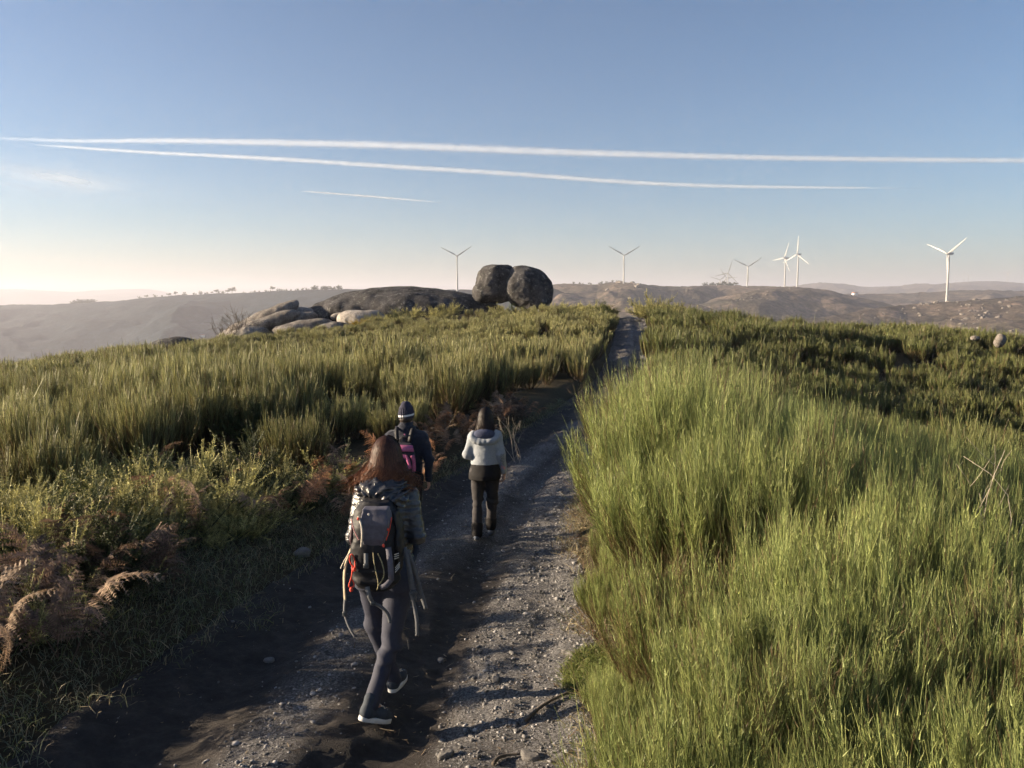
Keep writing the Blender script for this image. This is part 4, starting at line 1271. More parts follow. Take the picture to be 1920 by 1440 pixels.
for x, y in jitter_grid(0, 2.6, 2.6, 13, .09, RS):
    s = float(trk_s(x, y)); e = (s - 1) * float(TRK_W(y))
    if -.08 < e < .7 and fbm(x * 1.6, y * 1.2, seed=91) > -.05: _p.append((x, y))
_p = np.array(_p); _p = np.column_stack([_p, np.maximum(ground_h(_p[:, 0], _p[:, 1]), track_h(_p[:, 0], _p[:, 1])) - .01])
o = obj('edge_grass', mesh_np('edge_grass', *(lambda a: (a[0], a[1], M_GRASS, False, a[2]))(blades(_p, 12, .15, [DRY, DRY, DULL, (.2, .17, .08), (.14, .08, .045)], RS, lean=.8))))
tag(o, 'straw coloured grass under the broom along the right track edge', kind='stuff')
c0 = at(1103, 1262, 4.95)
_p = []
for k in range(330):
    a = RS.uniform(0, 6.283); q = math.sqrt(RS.uniform())
    _p.append((c0[0] + .03 + q * .17 * math.cos(a) + .05 * q * math.sin(a), c0[1] + q * .42 * math.sin(a)))
_p = np.array(_p); _p = np.column_stack([_p, np.maximum(ground_h(_p[:, 0], _p[:, 1]), track_h(_p[:, 0], _p[:, 1])) - .01])
o = obj('grass_tuft', mesh_np('grass_tuft', *(lambda a: (a[0], a[1], M_GRASS, False, a[2]))(blades(_p, 14, .075, [(.12, .16, .035), (.16, .19, .045), (.20, .19, .07)], RS, .03, .004, .6))))
tag(o, 'bright green sunlit grass tuft at the right edge of the track', 'grass tuft')

# pale dead stalks standing in the right thicket, and dead stems at the bend
M_DEAD = plain('bleached_wood', (.42, .36, .28), .8, .2, 20)
def branchy(name, label, base, H, n, seed, mat, rad=.009, spread=.5, group=None, cat='dead shrub', sub=3, base_pt=None):
    rs = np.random.RandomState(seed)
    t = empty(name, base); tag(t, label, cat, group)
    for k in range(n):
        d = unit(np.array([rs.normal() * spread, rs.normal() * spread, 1.0])); L = H * rs.uniform(.65, 1.05)
        p = [np.zeros(3), d * L * .35 + rs.normal(size=3) * .03 * H, d * L * .7 + rs.normal(size=3) * .05 * H, d * L + rs.normal(size=3) * .08 * H]
        parts = [tube_np(smooth_pts(p, 9), np.linspace(rad, rad * .3, 9), 5)]
        for j in range(sub):
            a = rs.uniform(.35, .85); q = np.array(p[1]) * (1 - a) + np.array(p[3]) * a
            e = unit(d + rs.normal(size=3) * .6) * L * rs.uniform(.15, .4)
            parts.append(tube_np(smooth_pts([q, q + e * .5 + rs.normal(size=3) * .02 * H, q + e], 6), np.linspace(rad * .5, rad * .15, 6), 4))
        Vs, Fq, Ft, o = [], [], [], 0
        for V, Fc in parts:
            Vs.append(V); Fq.append(Fc[0] + o); Ft += [f + o for f in Fc[1:]]; o += len(V)
        obj('stem', mesh_np('stem', np.concatenate(Vs), [np.concatenate(Fq), np.concatenate(Ft)], mat, True), t)
    return t
p = at(1872, 900, 5.0)
branchy('dead_shrub', 'bleached bare stalks poking out of the broom at the right', (p[0], 5.0, gz(p[0], 5.0)), 1.30, 4, 31, M_DEAD, .0045, .13)
p = at(985, 800, 15.2)
branchy('dead_shrub', 'pale dead stems leaning over the bracken before the bend', (p[0] - .1, 15.2, gz(p[0], 15.2)), 1.2, 5, 32, M_DEAD, .006, .55)
M_TWIG = plain('bare_twigs', (.10, .08, .06), .9, .3, 20)
for u, v, d, H, n, sd, lb in [(452, 612, 72, 2.6, 16, 41, 'bare leafless bush behind the long outer slab, upper one'), (420, 628, 70, 2.4, 16, 42, 'bare leafless bush at the left end of the outcrop, lower one')]:
    p = at(u, v, d)
    branchy('bare_bush', lb, (p[0], d, p[2] - .9), H, n, sd, M_TWIG, .022, .55, 'bare bushes at the left end of the outcrop', 'shrub', 9)

# stones of the track
M_STONE = plain('track_stone', (.16, .15, .14), .85, .45, 9, .004, 60)
_rs = np.random.RandomState(9)
_ico = np.array([(-.53, .85, 0), (.53, .85, 0), (-.53, -.85, 0), (.53, -.85, 0), (0, -.53, .85), (0, .53, .85), (0, -.53, -.85), (0, .53, -.85), (.85, 0, -.53), (.85, 0, .53), (-.85, 0, -.53), (-.85, 0, .53)])
_icf = np.array([(0, 11, 5), (0, 5, 1), (0, 1, 7), (0, 7, 10), (0, 10, 11), (1, 5, 9), (5, 11, 4), (11, 10, 2), (10, 7, 6), (7, 1, 8), (3, 9, 4), (3, 4, 2), (3, 2, 6), (3, 6, 8), (3, 8, 9), (4, 9, 5), (2, 4, 11), (6, 2, 10), (8, 6, 7), (9, 8, 1)])
N = 170000
yy = 2.6 + (_rs.uniform(0, 1, N) ** 1.6) * 16; ss = _rs.uniform(-1.08, 1.08, N)
xx = TRK_C(yy) + ss * TRK_W(yy)
keep = _rs.uniform(0, 1, N) < np.clip(gravel_amount(xx, yy) ** 1.4 * .55 + .006, 0, 1)
keep &= _rs.uniform(0, 1, N) < np.interp(yy, [2.6, 8, 18.6], [1, .8, .35])
xx, yy = xx[keep], yy[keep]; N = len(xx)
sz = np.clip(_rs.lognormal(-5.4, .55, N), .003, .024) * np.interp(yy, [3, 12, 18], [1, 1.25, 1.6])
J = _ico[None] * (1 + _rs.normal(size=(N, 12, 1)) * .22) * sz[:, None, None] * np.stack([_rs.uniform(.7, 1.4, N), _rs.uniform(.7, 1.4, N), _rs.uniform(.4, .8, N)], -1)[:, None, :]
a = _rs.uniform(0, 6.283, N)[:, None]
V = np.stack([J[..., 0] * np.cos(a) - J[..., 1] * np.sin(a) + xx[:, None], J[..., 0] * np.sin(a) + J[..., 1] * np.cos(a) + yy[:, None], J[..., 2] + (track_h(xx, yy) + sz * .15)[:, None]], -1).reshape(-1, 3)
Fs = (np.arange(N)[:, None, None] * 12 + _icf[None]).reshape(-1, 3)
tone = np.repeat(_rs.choice([.09, .15, .22, .30, .40], N, p=[.25, .3, .25, .13, .07])[:, None] * np.array([1, .96, .93]) * _rs.uniform(.85, 1.15, (N, 1)), 12, 0)
M_GRAVEL = foliage_mat('gravel_chips', 0, .8, 0)
o = obj('gravel', mesh_np('gravel', V, Fs, M_GRAVEL, False, tone)); tag(o, 'loose grey gravel strewn over the track', kind='stuff')
print('broom candidates', len(cand), 'near', n_near, 'pebbles', N)

# dead leaves, stalks and needles trodden into the earth
n = 5200
yl = 2.7 + _rs.uniform(0, 1, n) ** 1.4 * 11; sl = _rs.uniform(-1.05, 1.05, n); xl = TRK_C(yl) + sl * TRK_W(yl)
kp = _rs.uniform(0, 1, n) < (.25 + .75 * (fbm(xl * 1.1, yl * .8, seed=93) > -.02)) * np.clip(.35 + np.abs(sl) * .65, 0, 1); xl, yl = xl[kp], yl[kp]; n = len(xl)
zl = track_h(xl, yl) + .006
aa = _rs.uniform(0, 6.283, n); ll = np.clip(_rs.lognormal(-3.6, .6, n), .01, .12)
dd = np.stack([np.cos(aa), np.sin(aa), _rs.uniform(-.05, .25, n)], -1)
c_ = np.stack([xl, yl, zl], -1)
P = np.stack([c_ - dd * ll[:, None] * .5 + (0, 0, .004), c_, c_ + dd * ll[:, None] * .5], 1)
cc_ = np.array([(.13, .085, .05), (.22, .16, .10), (.07, .05, .035), (.30, .24, .16)])[_rs.randint(0, 4, n)]
V, Q, C = ribbons(P, np.outer(_rs.uniform(.002, .008, n), [.7, 1, .4]), unit(np.cross(dd, (0, 0, 1.0)) + _rs.normal(size=(n, 3)) * .3), np.repeat(cc_[:, None], 3, 1))
o = obj('leaf_litter', mesh_np('leaf_litter', V, Q, M_GRASS, False, C)); tag(o, 'dead stalks and leaf litter trodden into the track', kind='stuff')

# single larger stones and twigs that can be picked out
_SM = []
for k in range(3):
    f = Field((-1.6, -1.6, -1.3), (1.6, 1.6, 1.3), .22)
    f.ell((0, 0, 0), (1, .75, .5), p=2.6)
    f.warp(lambda x, y, z: .45 * fbm(x * 1.2, y * 1.2, z * 1.2, seed=800 + k, o=3), 1.0)
    V, Q = f.mesh(); _SM.append(mesh_np('stone', V, Q, M_STONE, False))
for u, v, s, lb in [(827, 1240, .035, 'lone stone in the dark rut right of the nearest walker'), (1070, 1228, .05, 'grey stone near the green tuft on the track'), (992, 1422, .045, 'pale stone at the bottom of the track, right of centre'),
                    (930, 1275, .04, 'stone in the gravel beside the eroded rut'), (836, 1418, .04, 'small pale stone at the bottom of the track, centre'), (566, 1040, .10, 'half buried grey stone in the left verge grass'), (505, 1240, .04, 'small stone on the left gravel strip')]:
    r = ray(u, v); d = 4.0
    for _ in range(30):
        z = (track_h if abs(trk_s(r[0] * d, d)) < 1.05 else ground_h)(r[0] * d, d)
        d = max(2.0, min(30, (float(z) - CAMZ) / r[2]))
    o = obj('stone', _SM[_rs.randint(0, 3)], None, (r[0] * d, d, float(z) + s * .2), (0, 0, _rs.uniform(0, 6)), s); tag(o, lb, 'stone')
for pts, lb in [([(985, 1350), (1035, 1312), (1085, 1290), (1130, 1262)], 'long dark fallen stick at the right track edge'), ([(925, 1432), (940, 1418), (975, 1414)], 'short crooked stick at the bottom of the track')]:
    P = []
    for u, v in pts:
        r = ray(u, v); d = 4.2
        for _ in range(30):
            z = max(float(track_h(r[0] * d, d)), float(ground_h(r[0] * d, d))) + .015; d = max(2.0, (z - CAMZ) / r[2])
        P.append((r[0] * d, d, z))
    V, Fc = tube_np(smooth_pts(P, 12), np.linspace(.012, .005, 12), 6)
    o = obj('fallen_stick', mesh_np('fallen_stick', V, Fc, M_TWIG, True)); tag(o, lb, 'stick')

# ================================================================ WALKERS
def cloth_mat(name, c, rough=.8, wr=.004, scale=9, var=.18, spec=.3, sheen=0.0, stretch=(1, 1, 1)):
    m, nt, b = new_mat(name)
    f = tex_noise(nt, 40, 4); g = tex_noise(nt, scale, 5, .55, 'Object', stretch)
    cc = ramp(nt, f, [(.3, tuple(x * (1 - var) for x in c)), (.7, tuple(min(1, x * (1 + var)) for x in c))])
    nt.links.new(cc, b.inputs['Base Color'])
    b.inputs['Roughness'].default_value = rough; b.inputs['Specular IOR Level'].default_value = spec
    b.inputs['Sheen Weight'].default_value = sheen
    bump(nt, b, g, 1.0, wr)
    return m

M_SKIN = plain('skin', (.46, .25, .17), .55, .12, 25)
M_EYE = plain('eye_dark', (.03, .02, .015), .3, .1, 25)
M_STRAP = cloth_mat('grey_webbing', (.11, .115, .125), .7, .0006, 60)
M_BLACKCLOTH = cloth_mat('black_pack_cloth', (.012, .012, .015), .6, .006, 10)
M_GREYCLOTH = cloth_mat('grey_pack_cloth', (.10, .098, .125), .75, .003, 8)
M_RED = plain('red_cord', (.62, .06, .03), .6, .1, 40)
M_CORD = plain('yellow_flecked_cord', (.30, .26, .14), .7, .5, 120)
M_PALE = plain('pale_piping', (.62, .56, .46), .6, .1, 30)
M_BUCKLE = plain('buckle_plastic', (.05, .055, .06), .35, .1, 30)
M_SOLE = plain('white_sole', (.68, .67, .64), .6, .1, 30)
M_SHOE = cloth_mat('dark_shoe_knit', (.045, .055, .07), .8, .002, 40)
M_PINK = cloth_mat('pink_pack_cloth', (.42, .11, .22), .75, .003, 12)

def field_obj(name, f, mat, parent, col=None):
    V, Q = f.mesh()
    return obj(name, mesh_np(name, V, Q, mat, True), parent)

def hand_mesh(w, dirv, palm_n, side, curl=.5, vox=.0034):
    """a hand hanging from wrist w: dirv along the hand, palm_n out of the palm, side = towards the thumb"""
    w = np.array(w, float); d = unit(np.array(dirv, float)); t = unit(np.array(side, float)); t = unit(t - d * (t @ d)); n = np.cross(d, t)
    if n @ np.array(palm_n, float) < 0: n = -n
    f = Field(w - .16, w + .16, vox)
    f.cone(w - d * .04, w + d * .015, .026, .025)
    for s in (-.5, 0, .5):
        f.cone(w + d * .015 + t * .020 * s, w + d * .085 + t * .052 * s, .0155, .0135, k=.012)
    for i, (s, L) in enumerate([(.031, .072), (.0105, .080), (-.0105, .075), (-.030, .060)]):
        a = w + d * .085 + t * s; c = curl * (1 + .12 * i)
        p1 = a + unit(d * math.cos(c * .6) + n * math.sin(c * .6) + t * s * 2.5) * L * .45
        p2 = p1 + unit(d * math.cos(c * 1.5) + n * math.sin(c * 1.5) + t * s * 1.5) * L * .32
        p3 = p2 + unit(d * math.cos(c * 2.2) + n * math.sin(c * 2.2)) * L * .25
        f.cone(a, p1, .0092, .0085, k=.004); f.cone(p1, p2, .0085, .0078, k=.002); f.cone(p2, p3, .0078, .0068, k=.002)
    a = w + d * .025 + t * .026; b1 = a + unit(d * .75 + t * .65 + n * .25) * .042; b2 = b1 + unit(d * .95 + t * .15 + n * .35) * .033; b3 = b2 + unit(d + n * .3) * .022
    f.cone(a, b1, .0135, .0105, k=.010); f.cone(b1, b2, .0105, .0092, k=.003); f.cone(b2, b3, .0092, .0075, k=.002)
    return f.mesh()

def body(parent, J, hd, hr=(.074, .092, .112), hands=()):
    """one continuous figure: torso, head with a face, arms, legs, and the hands joined on"""
    f = Field((-.42, -.55, -.02), (.42, .6, J['top'] + .05), .011)
    S = J['torso']
    f.loft([(z, cx, cy, rx - .03, ry - .03) for z, cx, cy, rx, ry in S])
    nk = np.array(S[-1][1:3] + (S[-1][0],))
    hd = np.array(hd, float)
    f.cone(nk - (0, 0, .05), hd - (0, .01, .05), .055, .05, k=.05)
    f.ell(hd, hr, k=.03)
    f.ell(hd + (0, .015, -.055), (hr[0] * .78, hr[1] * .85, .07), k=.03)
    f.cone(hd + (0, hr[1] * .92, .0), hd + (0, hr[1] * 1.12, -.03), .010, .014, k=.015)
    f.ell(hd + (0, hr[1] * .9, -.065), (.022, .012, .008), k=.01)
    for s in (-1, 1):
        f.ell(hd + (s * hr[0] * .98, -.005, -.012), (.011, .020, .032), k=.006)
        f.ell(hd + (s * .03, hr[1] * .93, .012), (.015, .010, .010), k=.012, sub=True)
        f.ell(hd + (s * .03, hr[1] * .86, .012), (.012, .012, .012))
        a = 'L' if s < 0 else 'R'
        f.cone(J['sh' + a], J['el' + a], .038, .033, k=.05); f.cone(J['el' + a], J['wr' + a], .033, .023, k=.02)
        f.cone(J['hip' + a], J['kn' + a], .062, .036, k=.04); f.cone(J['kn' + a], J['an' + a], .038, .026, k=.02)
        f.cone(J['an' + a], np.array(J['an' + a]) * .55 + np.array(J['toe' + a]) * .45 - (0, 0, .015), .026, .014, k=.02)
    V, Q = f.mesh()
    for h in hands:
        V2, Q2 = hand_mesh(*h)
        Q = np.concatenate([Q, Q2 + len(V)]); V = np.concatenate([V, V2])
    return obj('body', mesh_np('body', V, Q, M_SKIN, True), parent)

def trousers(parent, J, mat, hip=.17, r=(.088, .060, .052), name='trousers', wr=.007, top=None, zl=0.0, seed=1):
    f = Field((-.40, -.60, -.02), (.40, .6, 1.1), .0085)
    S = [s for s in J['torso']]
    zt = top or 1.0
    f.loft([(J['hipL'][2] - .06, 0, -.005, hip, .125), (J['hipL'][2] + .03, 0, -.01, hip, .13), (zt, 0, 0, hip * .86, .11)], k=0)
    for a in 'LR':
        f.cone(np.array(J['hip' + a]) + (0, -.012, -.02), J['kn' + a], r[0] + .008, r[1], k=.05)
        f.cone(J['kn' + a], np.array(J['an' + a]) + (0, 0, zl), r[1], r[2], k=.025)
        h = np.array(J['hip' + a]); f.ell(h + (0, -.055, -.015), (.085, .085, .10), k=.05)
    f.warp(lambda x, y, z: wr * (.9 * fbm(x * 6, y * 6, z * 9, seed=seed, o=2) + 2.2 * vnoise(x * 9 + z * 7, y * 9, z * 26 + x * 10, seed + 2) * np.exp(-((z - .45) / .09) ** 2)), .06)
    return field_obj(name, f, mat, parent)

def shoe(parent, heel, toe, mat=M_SHOE, sole=M_SOLE, ankle=None, w=.037, sole_t=.014):
    heel = np.array(heel, float); toe = np.array(toe, float)
    d = unit(toe - heel); L = np.linalg.norm(toe - heel)
    up = np.array([0, 0, 1.0]); up = unit(up - d * (up @ d)); sd = np.cross(d, up)
    lo = np.minimum(heel, toe) - .12; hi = np.maximum(heel, toe) + .16
    f = Field(lo, hi, .0065)
    f.cone(heel + up * .035 + d * .035, heel + up * .030 + d * L * .65, .031, .035)
    f.cone(heel + up * .032 + d * L * .6, toe + up * .022 - d * .035, .034, .024, k=.03)
    f.cone(heel + up * .03 + d * .045, (np.array(ankle) if ankle is not None else heel + up * .12 + d * .05), .034, .034, k=.03)
    so = Field(lo, hi, .0055)
    for k in np.linspace(0, 1, 7):
        c = heel + d * (.036 + k * (L - .075)); wd = w * (.86 + .22 * math.sin(k * 3.0)) * (1 if k < .9 else .8)
        so.put(lambda X, Y, Z, c=c, wd=wd: np.maximum(np.sqrt(((X - c[0]) * sd[0] + (Y - c[1]) * sd[1] + (Z - c[2]) * sd[2]) ** 2 + ((X - c[0]) * d[0] + (Y - c[1]) * d[1] + (Z - c[2]) * d[2]) ** 2) - wd,
                                                     np.abs((X - c[0]) * up[0] + (Y - c[1]) * up[1] + (Z - c[2]) * up[2]) - sole_t), c - .07, c + .07, k=.006)
    o = field_obj('shoe', f, mat, parent)
    field_obj('sole', so, sole, o)
    # laces
    for k in range(3):
        c = heel + d * (L * .5 + k * .022) + up * (.078 - k * .008)
        V, Fc = tube_np([c - sd * .022, c + up * .006, c + sd * .022], .0026, 5)
        obj('lace', mesh_np('lace', V, Fc, M_PALE, True), o)
    return o

def strap(pts, w, th=.003, nrm=(0, -1, 0), n=22):
    P = smooth_pts(pts, n); T = unit(np.gradient(P, axis=0)); N = np.broadcast_to(np.array(nrm, float), P.shape)
    S = unit(np.cross(T, N)); N = np.cross(S, T)
    V = np.concatenate([np.stack([P[i] + S[i] * w / 2 + N[i] * th, P[i] - S[i] * w / 2 + N[i] * th, P[i] - S[i] * w / 2 - N[i] * th, P[i] + S[i] * w / 2 - N[i] * th]) for i in range(n)])
    i = np.arange(n - 1)[:, None] * 4; j = np.arange(4)[None]; j2 = (j + 1) % 4
    Q = np.stack([i + j, i + j2, i + 4 + j2, i + 4 + j], -1).reshape(-1, 4)
    Q = np.concatenate([Q, [[3, 2, 1, 0]], [[4 * n - 4, 4 * n - 3, 4 * n - 2, 4 * n - 1]]])
    return V, Q

def strap_o(name, pts, w, mat, parent, th=.0018, nrm=(0, -1, 0)):
    V, Q = strap(pts, w, th, nrm)
    return obj(name, mesh_np(name, V, Q, mat), parent)

def cord_o(name, pts, r, mat, parent, n=26):
    V, Fc = tube_np(smooth_pts(pts, n), r, 6)
    return obj(name, mesh_np(name, V, Fc, mat, True), parent)

def hair_mat(name):
    m, nt, b = new_mat(name)
    a = nt.nodes.new('ShaderNodeAttribute'); a.attribute_name = 'Col'
    nt.links.new(a.outputs['Color'], b.inputs['Base Color'])
    b.inputs['Roughness'].default_value = .5; b.inputs['Specular IOR Level'].default_value = .25
    return m
M_HAIR = hair_mat('hair_strands')

def hair(parent, hd, hr, zend, flare, n, col0, col1, seed, wave=.006, back=.02, width=.0042, front=.55):
    """a cap of hair and long strands that flow over the head and fall to zend"""
    rs = np.random.RandomState(seed); hd = np.array(hd, float)
    R = np.array(hr) + .016
    f = Field(hd - .26, hd + .2, .010)
    f.ell(hd + (0, -.008, .006), R - .010)
    zb = zend - hd[2] + .05
    f.loft([(hd[2] + zb, hd[0], hd[1] - .03 - back, flare * .74, .065), (hd[2] - .10, hd[0], hd[1] - .03, flare * .72, .075), (hd[2] + .02, hd[0], hd[1] - .022, R[0] * .97, R[1] * .8)], k=.03)
    f.ell(hd + (0, .10, -.06), (.075, .07, .11), sub=True)
    f.warp(lambda x, y, z: .020 * fbm(x * 38, y * 38, z * 7, seed=seed, o=3) + .006, .04)
    V, Q = f.mesh()
    t = np.clip((hd[2] + .08 - V[:, 2]) / max(.05, hd[2] + .08 - zend), 0, 1)[:, None]
    c = np.array(col0) * (1 - t) + np.array(col1) * t * .7
    c = c * (.75 + .5 * vnoise(V[:, 0] * 90, V[:, 1] * 90, V[:, 2] * 8, seed)[:, None])
    cap = obj('hair', mesh_np('hair', V, Q, M_HAIR, True, np.clip(c, .003, 1)), parent)
    a = rs.uniform(-math.pi, math.pi, n); keep = np.abs(a) > front; a = a[keep]; n = len(a)   # 0 = front (+y)
    ph0 = rs.uniform(.02, .95, n) ** .8
    K = 12; P = []
    phs = rs.uniform(0, 6.28, n) * .5; fly = rs.normal(size=n) * wave * 1.6 * (rs.uniform(size=n) < .5)
    zend_i = zend + rs.uniform(-.03, .06, n); lay = rs.uniform(.0, 1.0, n)
    for k in range(K):
        t = k / (K - 1)
        ang = np.minimum(1.0, ph0 + t * 2.2) * 1.62
        on = R * (1 + .05 * lay)[:, None]
        hx = on[:, 0] * np.sin(ang) * np.sin(a); hy = on[:, 1] * np.sin(ang) * np.cos(a) - .005; hz = on[:, 2] * np.cos(ang)
        fall = np.clip((ph0 + t * 2.2 - 1.0) / np.maximum(.05, ph0 + 1.2), 0, 1)
        ex = np.sin(a) * flare * (.9 + .2 * lay); ey = -.04 - back + np.minimum(0, np.cos(a)) * .055 + np.maximum(0, np.cos(a)) * .03 - .02 * lay
        x = hx * (1 - fall ** .7) + ex * fall ** .7; y = hy * (1 - fall) + ey * fall
        z = hz + (zend_i - hd[2] - hz) * fall
        wv = (wave * np.sin(t * 12 + phs + a * 2) * fall + fly * fall * t)
        P.append(np.stack([hd[0] + x + wv, hd[1] + y + wv * .6, hd[2] + z], -1))
    P = np.stack(P, 1)
    sd = unit(np.cross(P[:, -1] - P[:, 2], np.stack([np.sin(a), np.cos(a), 0 * a], -1)) + rs.normal(size=(n, 3)) * .02)
    tt = np.linspace(0, 1, K)[None, :, None]
    C = (np.array(col0) * (1 - tt) + np.array(col1) * tt) * rs.uniform(.6, 1.5, (n, 1, 1))
    W = np.repeat((np.linspace(1, .5, K) * width)[None], n, 0)
    V, Q, C = ribbons(P, W, sd, C)
    obj('strands', mesh_np('strands', V, Q, M_HAIR, True, C), cap)
    return cap

# -------------------------------------------------- nearest walker: auburn hair, quilted jacket, big backpack
M_JACKET = cloth_mat('shiny_dark_quilt', (.042, .042, .046), .27, .007, 26, .15, .55, stretch=(1, 1, 2.2))
M_TR1 = cloth_mat('charcoal_blue_leggings', (.040, .043, .064), .75, .004, 7, .12, .3)
XB, YB = -.745, 4.60
HEAD1 = -math.radians(3)
zb = float(track_h(-.78, 4.52)) - .005
w1 = empty('person', (XB, YB, zb), HEAD1)
tag(w1, 'nearest walker seen from behind, auburn hair, shiny dark jacket and backpack', 'person', 'walkers on the track')
T1 = [(.80, 0, 0, .168, .13), (.90, 0, 0, .160, .126), (1.04, 0, .005, .142, .118), (1.20, 0, .02, .158, .122), (1.30, 0, .03, .160, .11), (1.37, 0, .04, .105, .085), (1.42, 0, .045, .07, .07)]
J1 = dict(top=1.70, torso=T1, shL=(-.145, .03, 1.325), elL=(-.180, -.04, 1.08), wrL=(-.12, .17, 1.17), shR=(.145, .03, 1.325), elR=(.195, -.04, 1.09), wrR=(.12, .18, 1.18),
          hipL=(-.085, 0, .87), knL=(-.095, .12, .47), anL=(-.005, .20, .13), toeL=(.02, .34, .05), hipR=(.085, -.01, .87), knR=(.035, -.07, .46), anR=(-.05, -.245, .19), toeR=(.05, -.15, .055))
HD1 = (.0, .06, 1.535)
body(w1, J1, HD1, hands=[((-.12, .17, 1.17), (.25, .45, .75), (1, .1, 0), (0, -1, .4), 1.1), ((.12, .18, 1.18), (-.25, .45, .75), (-1, .1, 0), (0, -1, .4), 1.1)])
trousers(w1, J1, M_TR1, .162, (.084, .057, .045), seed=4, zl=-.035, wr=.012)
shoe(w1, (-.105, -.31, .115), (.055, -.16, .022), ankle=(-.052, -.25, .20))
shoe(w1, (-.02, .15, .035), (.035, .38, .045), ankle=(-.005, .20, .15))
# jacket: quilted body, sleeves and a bulky hood
f = Field((-.42, -.36, .74), (.42, .36, 1.52), .008)
f.loft([(z, cx, cy, rx + .014, ry + .014) for z, cx, cy, rx, ry in T1])
for a, s in (('L', -1), ('R', 1)):
    f.cone(J1['sh' + a], J1['el' + a], .050, .047, k=.05); f.cone(J1['el' + a], J1['wr' + a], .047, .034, k=.02)
f.warp(lambda x, y, z: -.005 * np.abs(np.sin(math.pi * (z + .02 * x) / .036)) ** .8 + .009 * fbm(x * 22, y * 22, z * 42, seed=5, o=3) + .006, .07)
field_obj('jacket', f, M_JACKET, w1)
f = Field((-.30, -.32, 1.20), (.30, .2, 1.56), .007)
f.ell((-.005, -.085, 1.375), (.145, .08, .058), (0, .05, 0))
f.ell((0, .0, 1.40), (.125, .10, .05), k=.03)
f.ell((.05, -.12, 1.34), (.11, .07, .05), (0, .3, 0), k=.02)
f.warp(lambda x, y, z: .018 * fbm(x * 24, y * 24, z * 34, seed=15, o=3) + .005 * np.sin(x * 90 + 14 * vnoise(x * 9, z * 9, seed=3)), .035)
field_obj('hood', f, M_JACKET, w1)
hair(w1, HD1, (.074, .092, .115), 1.365, .126, 5200, (.034, .014, .010), (.17, .066, .030), 3, .030, .035, .0032)

bp = empty('backpack', (XB, YB, zb), HEAD1)
tag(bp, 'large black and grey backpack with red cords on the nearest walker', 'backpack')
f = Field((-.24, -.46, .78), (.24, .0, 1.42), .007)
f.loft([(.855, -.005, -.215, .105, .075), (.90, -.005, -.225, .125, .095), (1.05, -.005, -.235, .138, .11), (1.22, -.005, -.225, .132, .105), (1.30, -.005, -.205, .11, .085), (1.345, -.005, -.19, .08, .06)], p=2.8)
f.warp(lambda x, y, z: .018 * fbm(x * 10, y * 10, z * 14, seed=25, o=3) - .006 * np.abs(np.sin(z * 40)) * (z < .98), .06)
field_obj('main_compartment', f, M_BLACKCLOTH, bp)
f = Field((-.20, -.50, 1.06), (.20, -.2, 1.37), .006)
f.put(lambda X, Y, Z: np.maximum(np.maximum(np.abs(X - .012 - .10 * (Z - 1.22)) - np.interp(Z, [1.10, 1.13, 1.26, 1.32], [.028, .042, .070, .055]), np.maximum(1.10 - Z, Z - 1.325)), np.abs(Y + .31 + .25 * (Z - 1.22)) - np.interp(Z, [1.1, 1.16, 1.25, 1.33], [.025, .045, .05, .02])) - .012, (-.18, -.42, 1.08), (.18, -.2, 1.34))
f.warp(lambda x, y, z: .010 * fbm(x * 12, y * 12, z * 12, seed=27, o=2), .05)
field_obj('front_pocket', f, M_GREYCLOTH, bp)
for s, nm in ((-1, 'side_panel'), (1, 'side_panel')):
    f = Field((-.24, -.44, .84), (.24, -.04, 1.34), .008)
    f.loft([(.95, s * .118, -.21, .016, .06), (1.08, s * .130, -.22, .018, .075), (1.20, s * .122, -.22, .018, .072), (1.29, s * .105, -.21, .014, .05)])
    f.warp(lambda x, y, z: .012 * fbm(x * 14, y * 14, z * 20, seed=28 + s, o=2), .05)
    field_obj(nm, f, cloth_mat('maroon_mesh', (.055, .030, .036), .7, .003, 30) if s < 0 else M_BLACKCLOTH, bp)
cord_o('piping', [(-.070, -.365, 1.295), (-.050, -.382, 1.25), (-.048, -.380, 1.19), (-.058, -.362, 1.125)], .005, M_PALE, bp)
cord_o('zip', [(-.118, -.325, 1.27), (-.10, -.345, 1.215), (-.072, -.352, 1.16)], .0035, plain('rose_zip', (.40, .2, .2), .6), bp)
cord_o('zip', [(.106, -.335, 1.285), (.10, -.352, 1.235), (.078, -.352, 1.16)], .003, M_RED, bp)
for p in [(-.068, -.376, 1.285), (.066, -.366, 1.135), (.09, -.362, 1.225)]:
    f = Field(np.array(p) - .02, np.array(p) + .02, .004); f.ell(p, (.008, .006, .010)); field_obj('red_tab', f, M_RED, bp)
f = Field((-.03, -.41, 1.28), (.03, -.33, 1.34), .004); f.ell((-.012, -.368, 1.308), (.010, .006, .010)); field_obj('badge', f, M_PALE, bp)
# grey compression straps and stripes on the right
strap_o('compression_strap', [(.085, -.335, 1.115), (.098, -.35, 1.03), (.10, -.345, .95), (.095, -.32, .925)], .032, M_GREYCLOTH, bp)
strap_o('compression_strap', [(.098, -.325, .935), (.06, -.335, .895), (.035, -.325, .885)], .030, M_GREYCLOTH, bp)
for k in range(3):
    strap_o('white_stripe', [(.118, -.335, 1.075 - k * .012), (.135, -.30, 1.072 - k * .012)], .004, M_PALE, bp)
    strap_o('white_stripe', [(.122, -.335, 1.00 - k * .012), (.140, -.30, 1.02 - k * .012)], .004, M_PALE, bp)
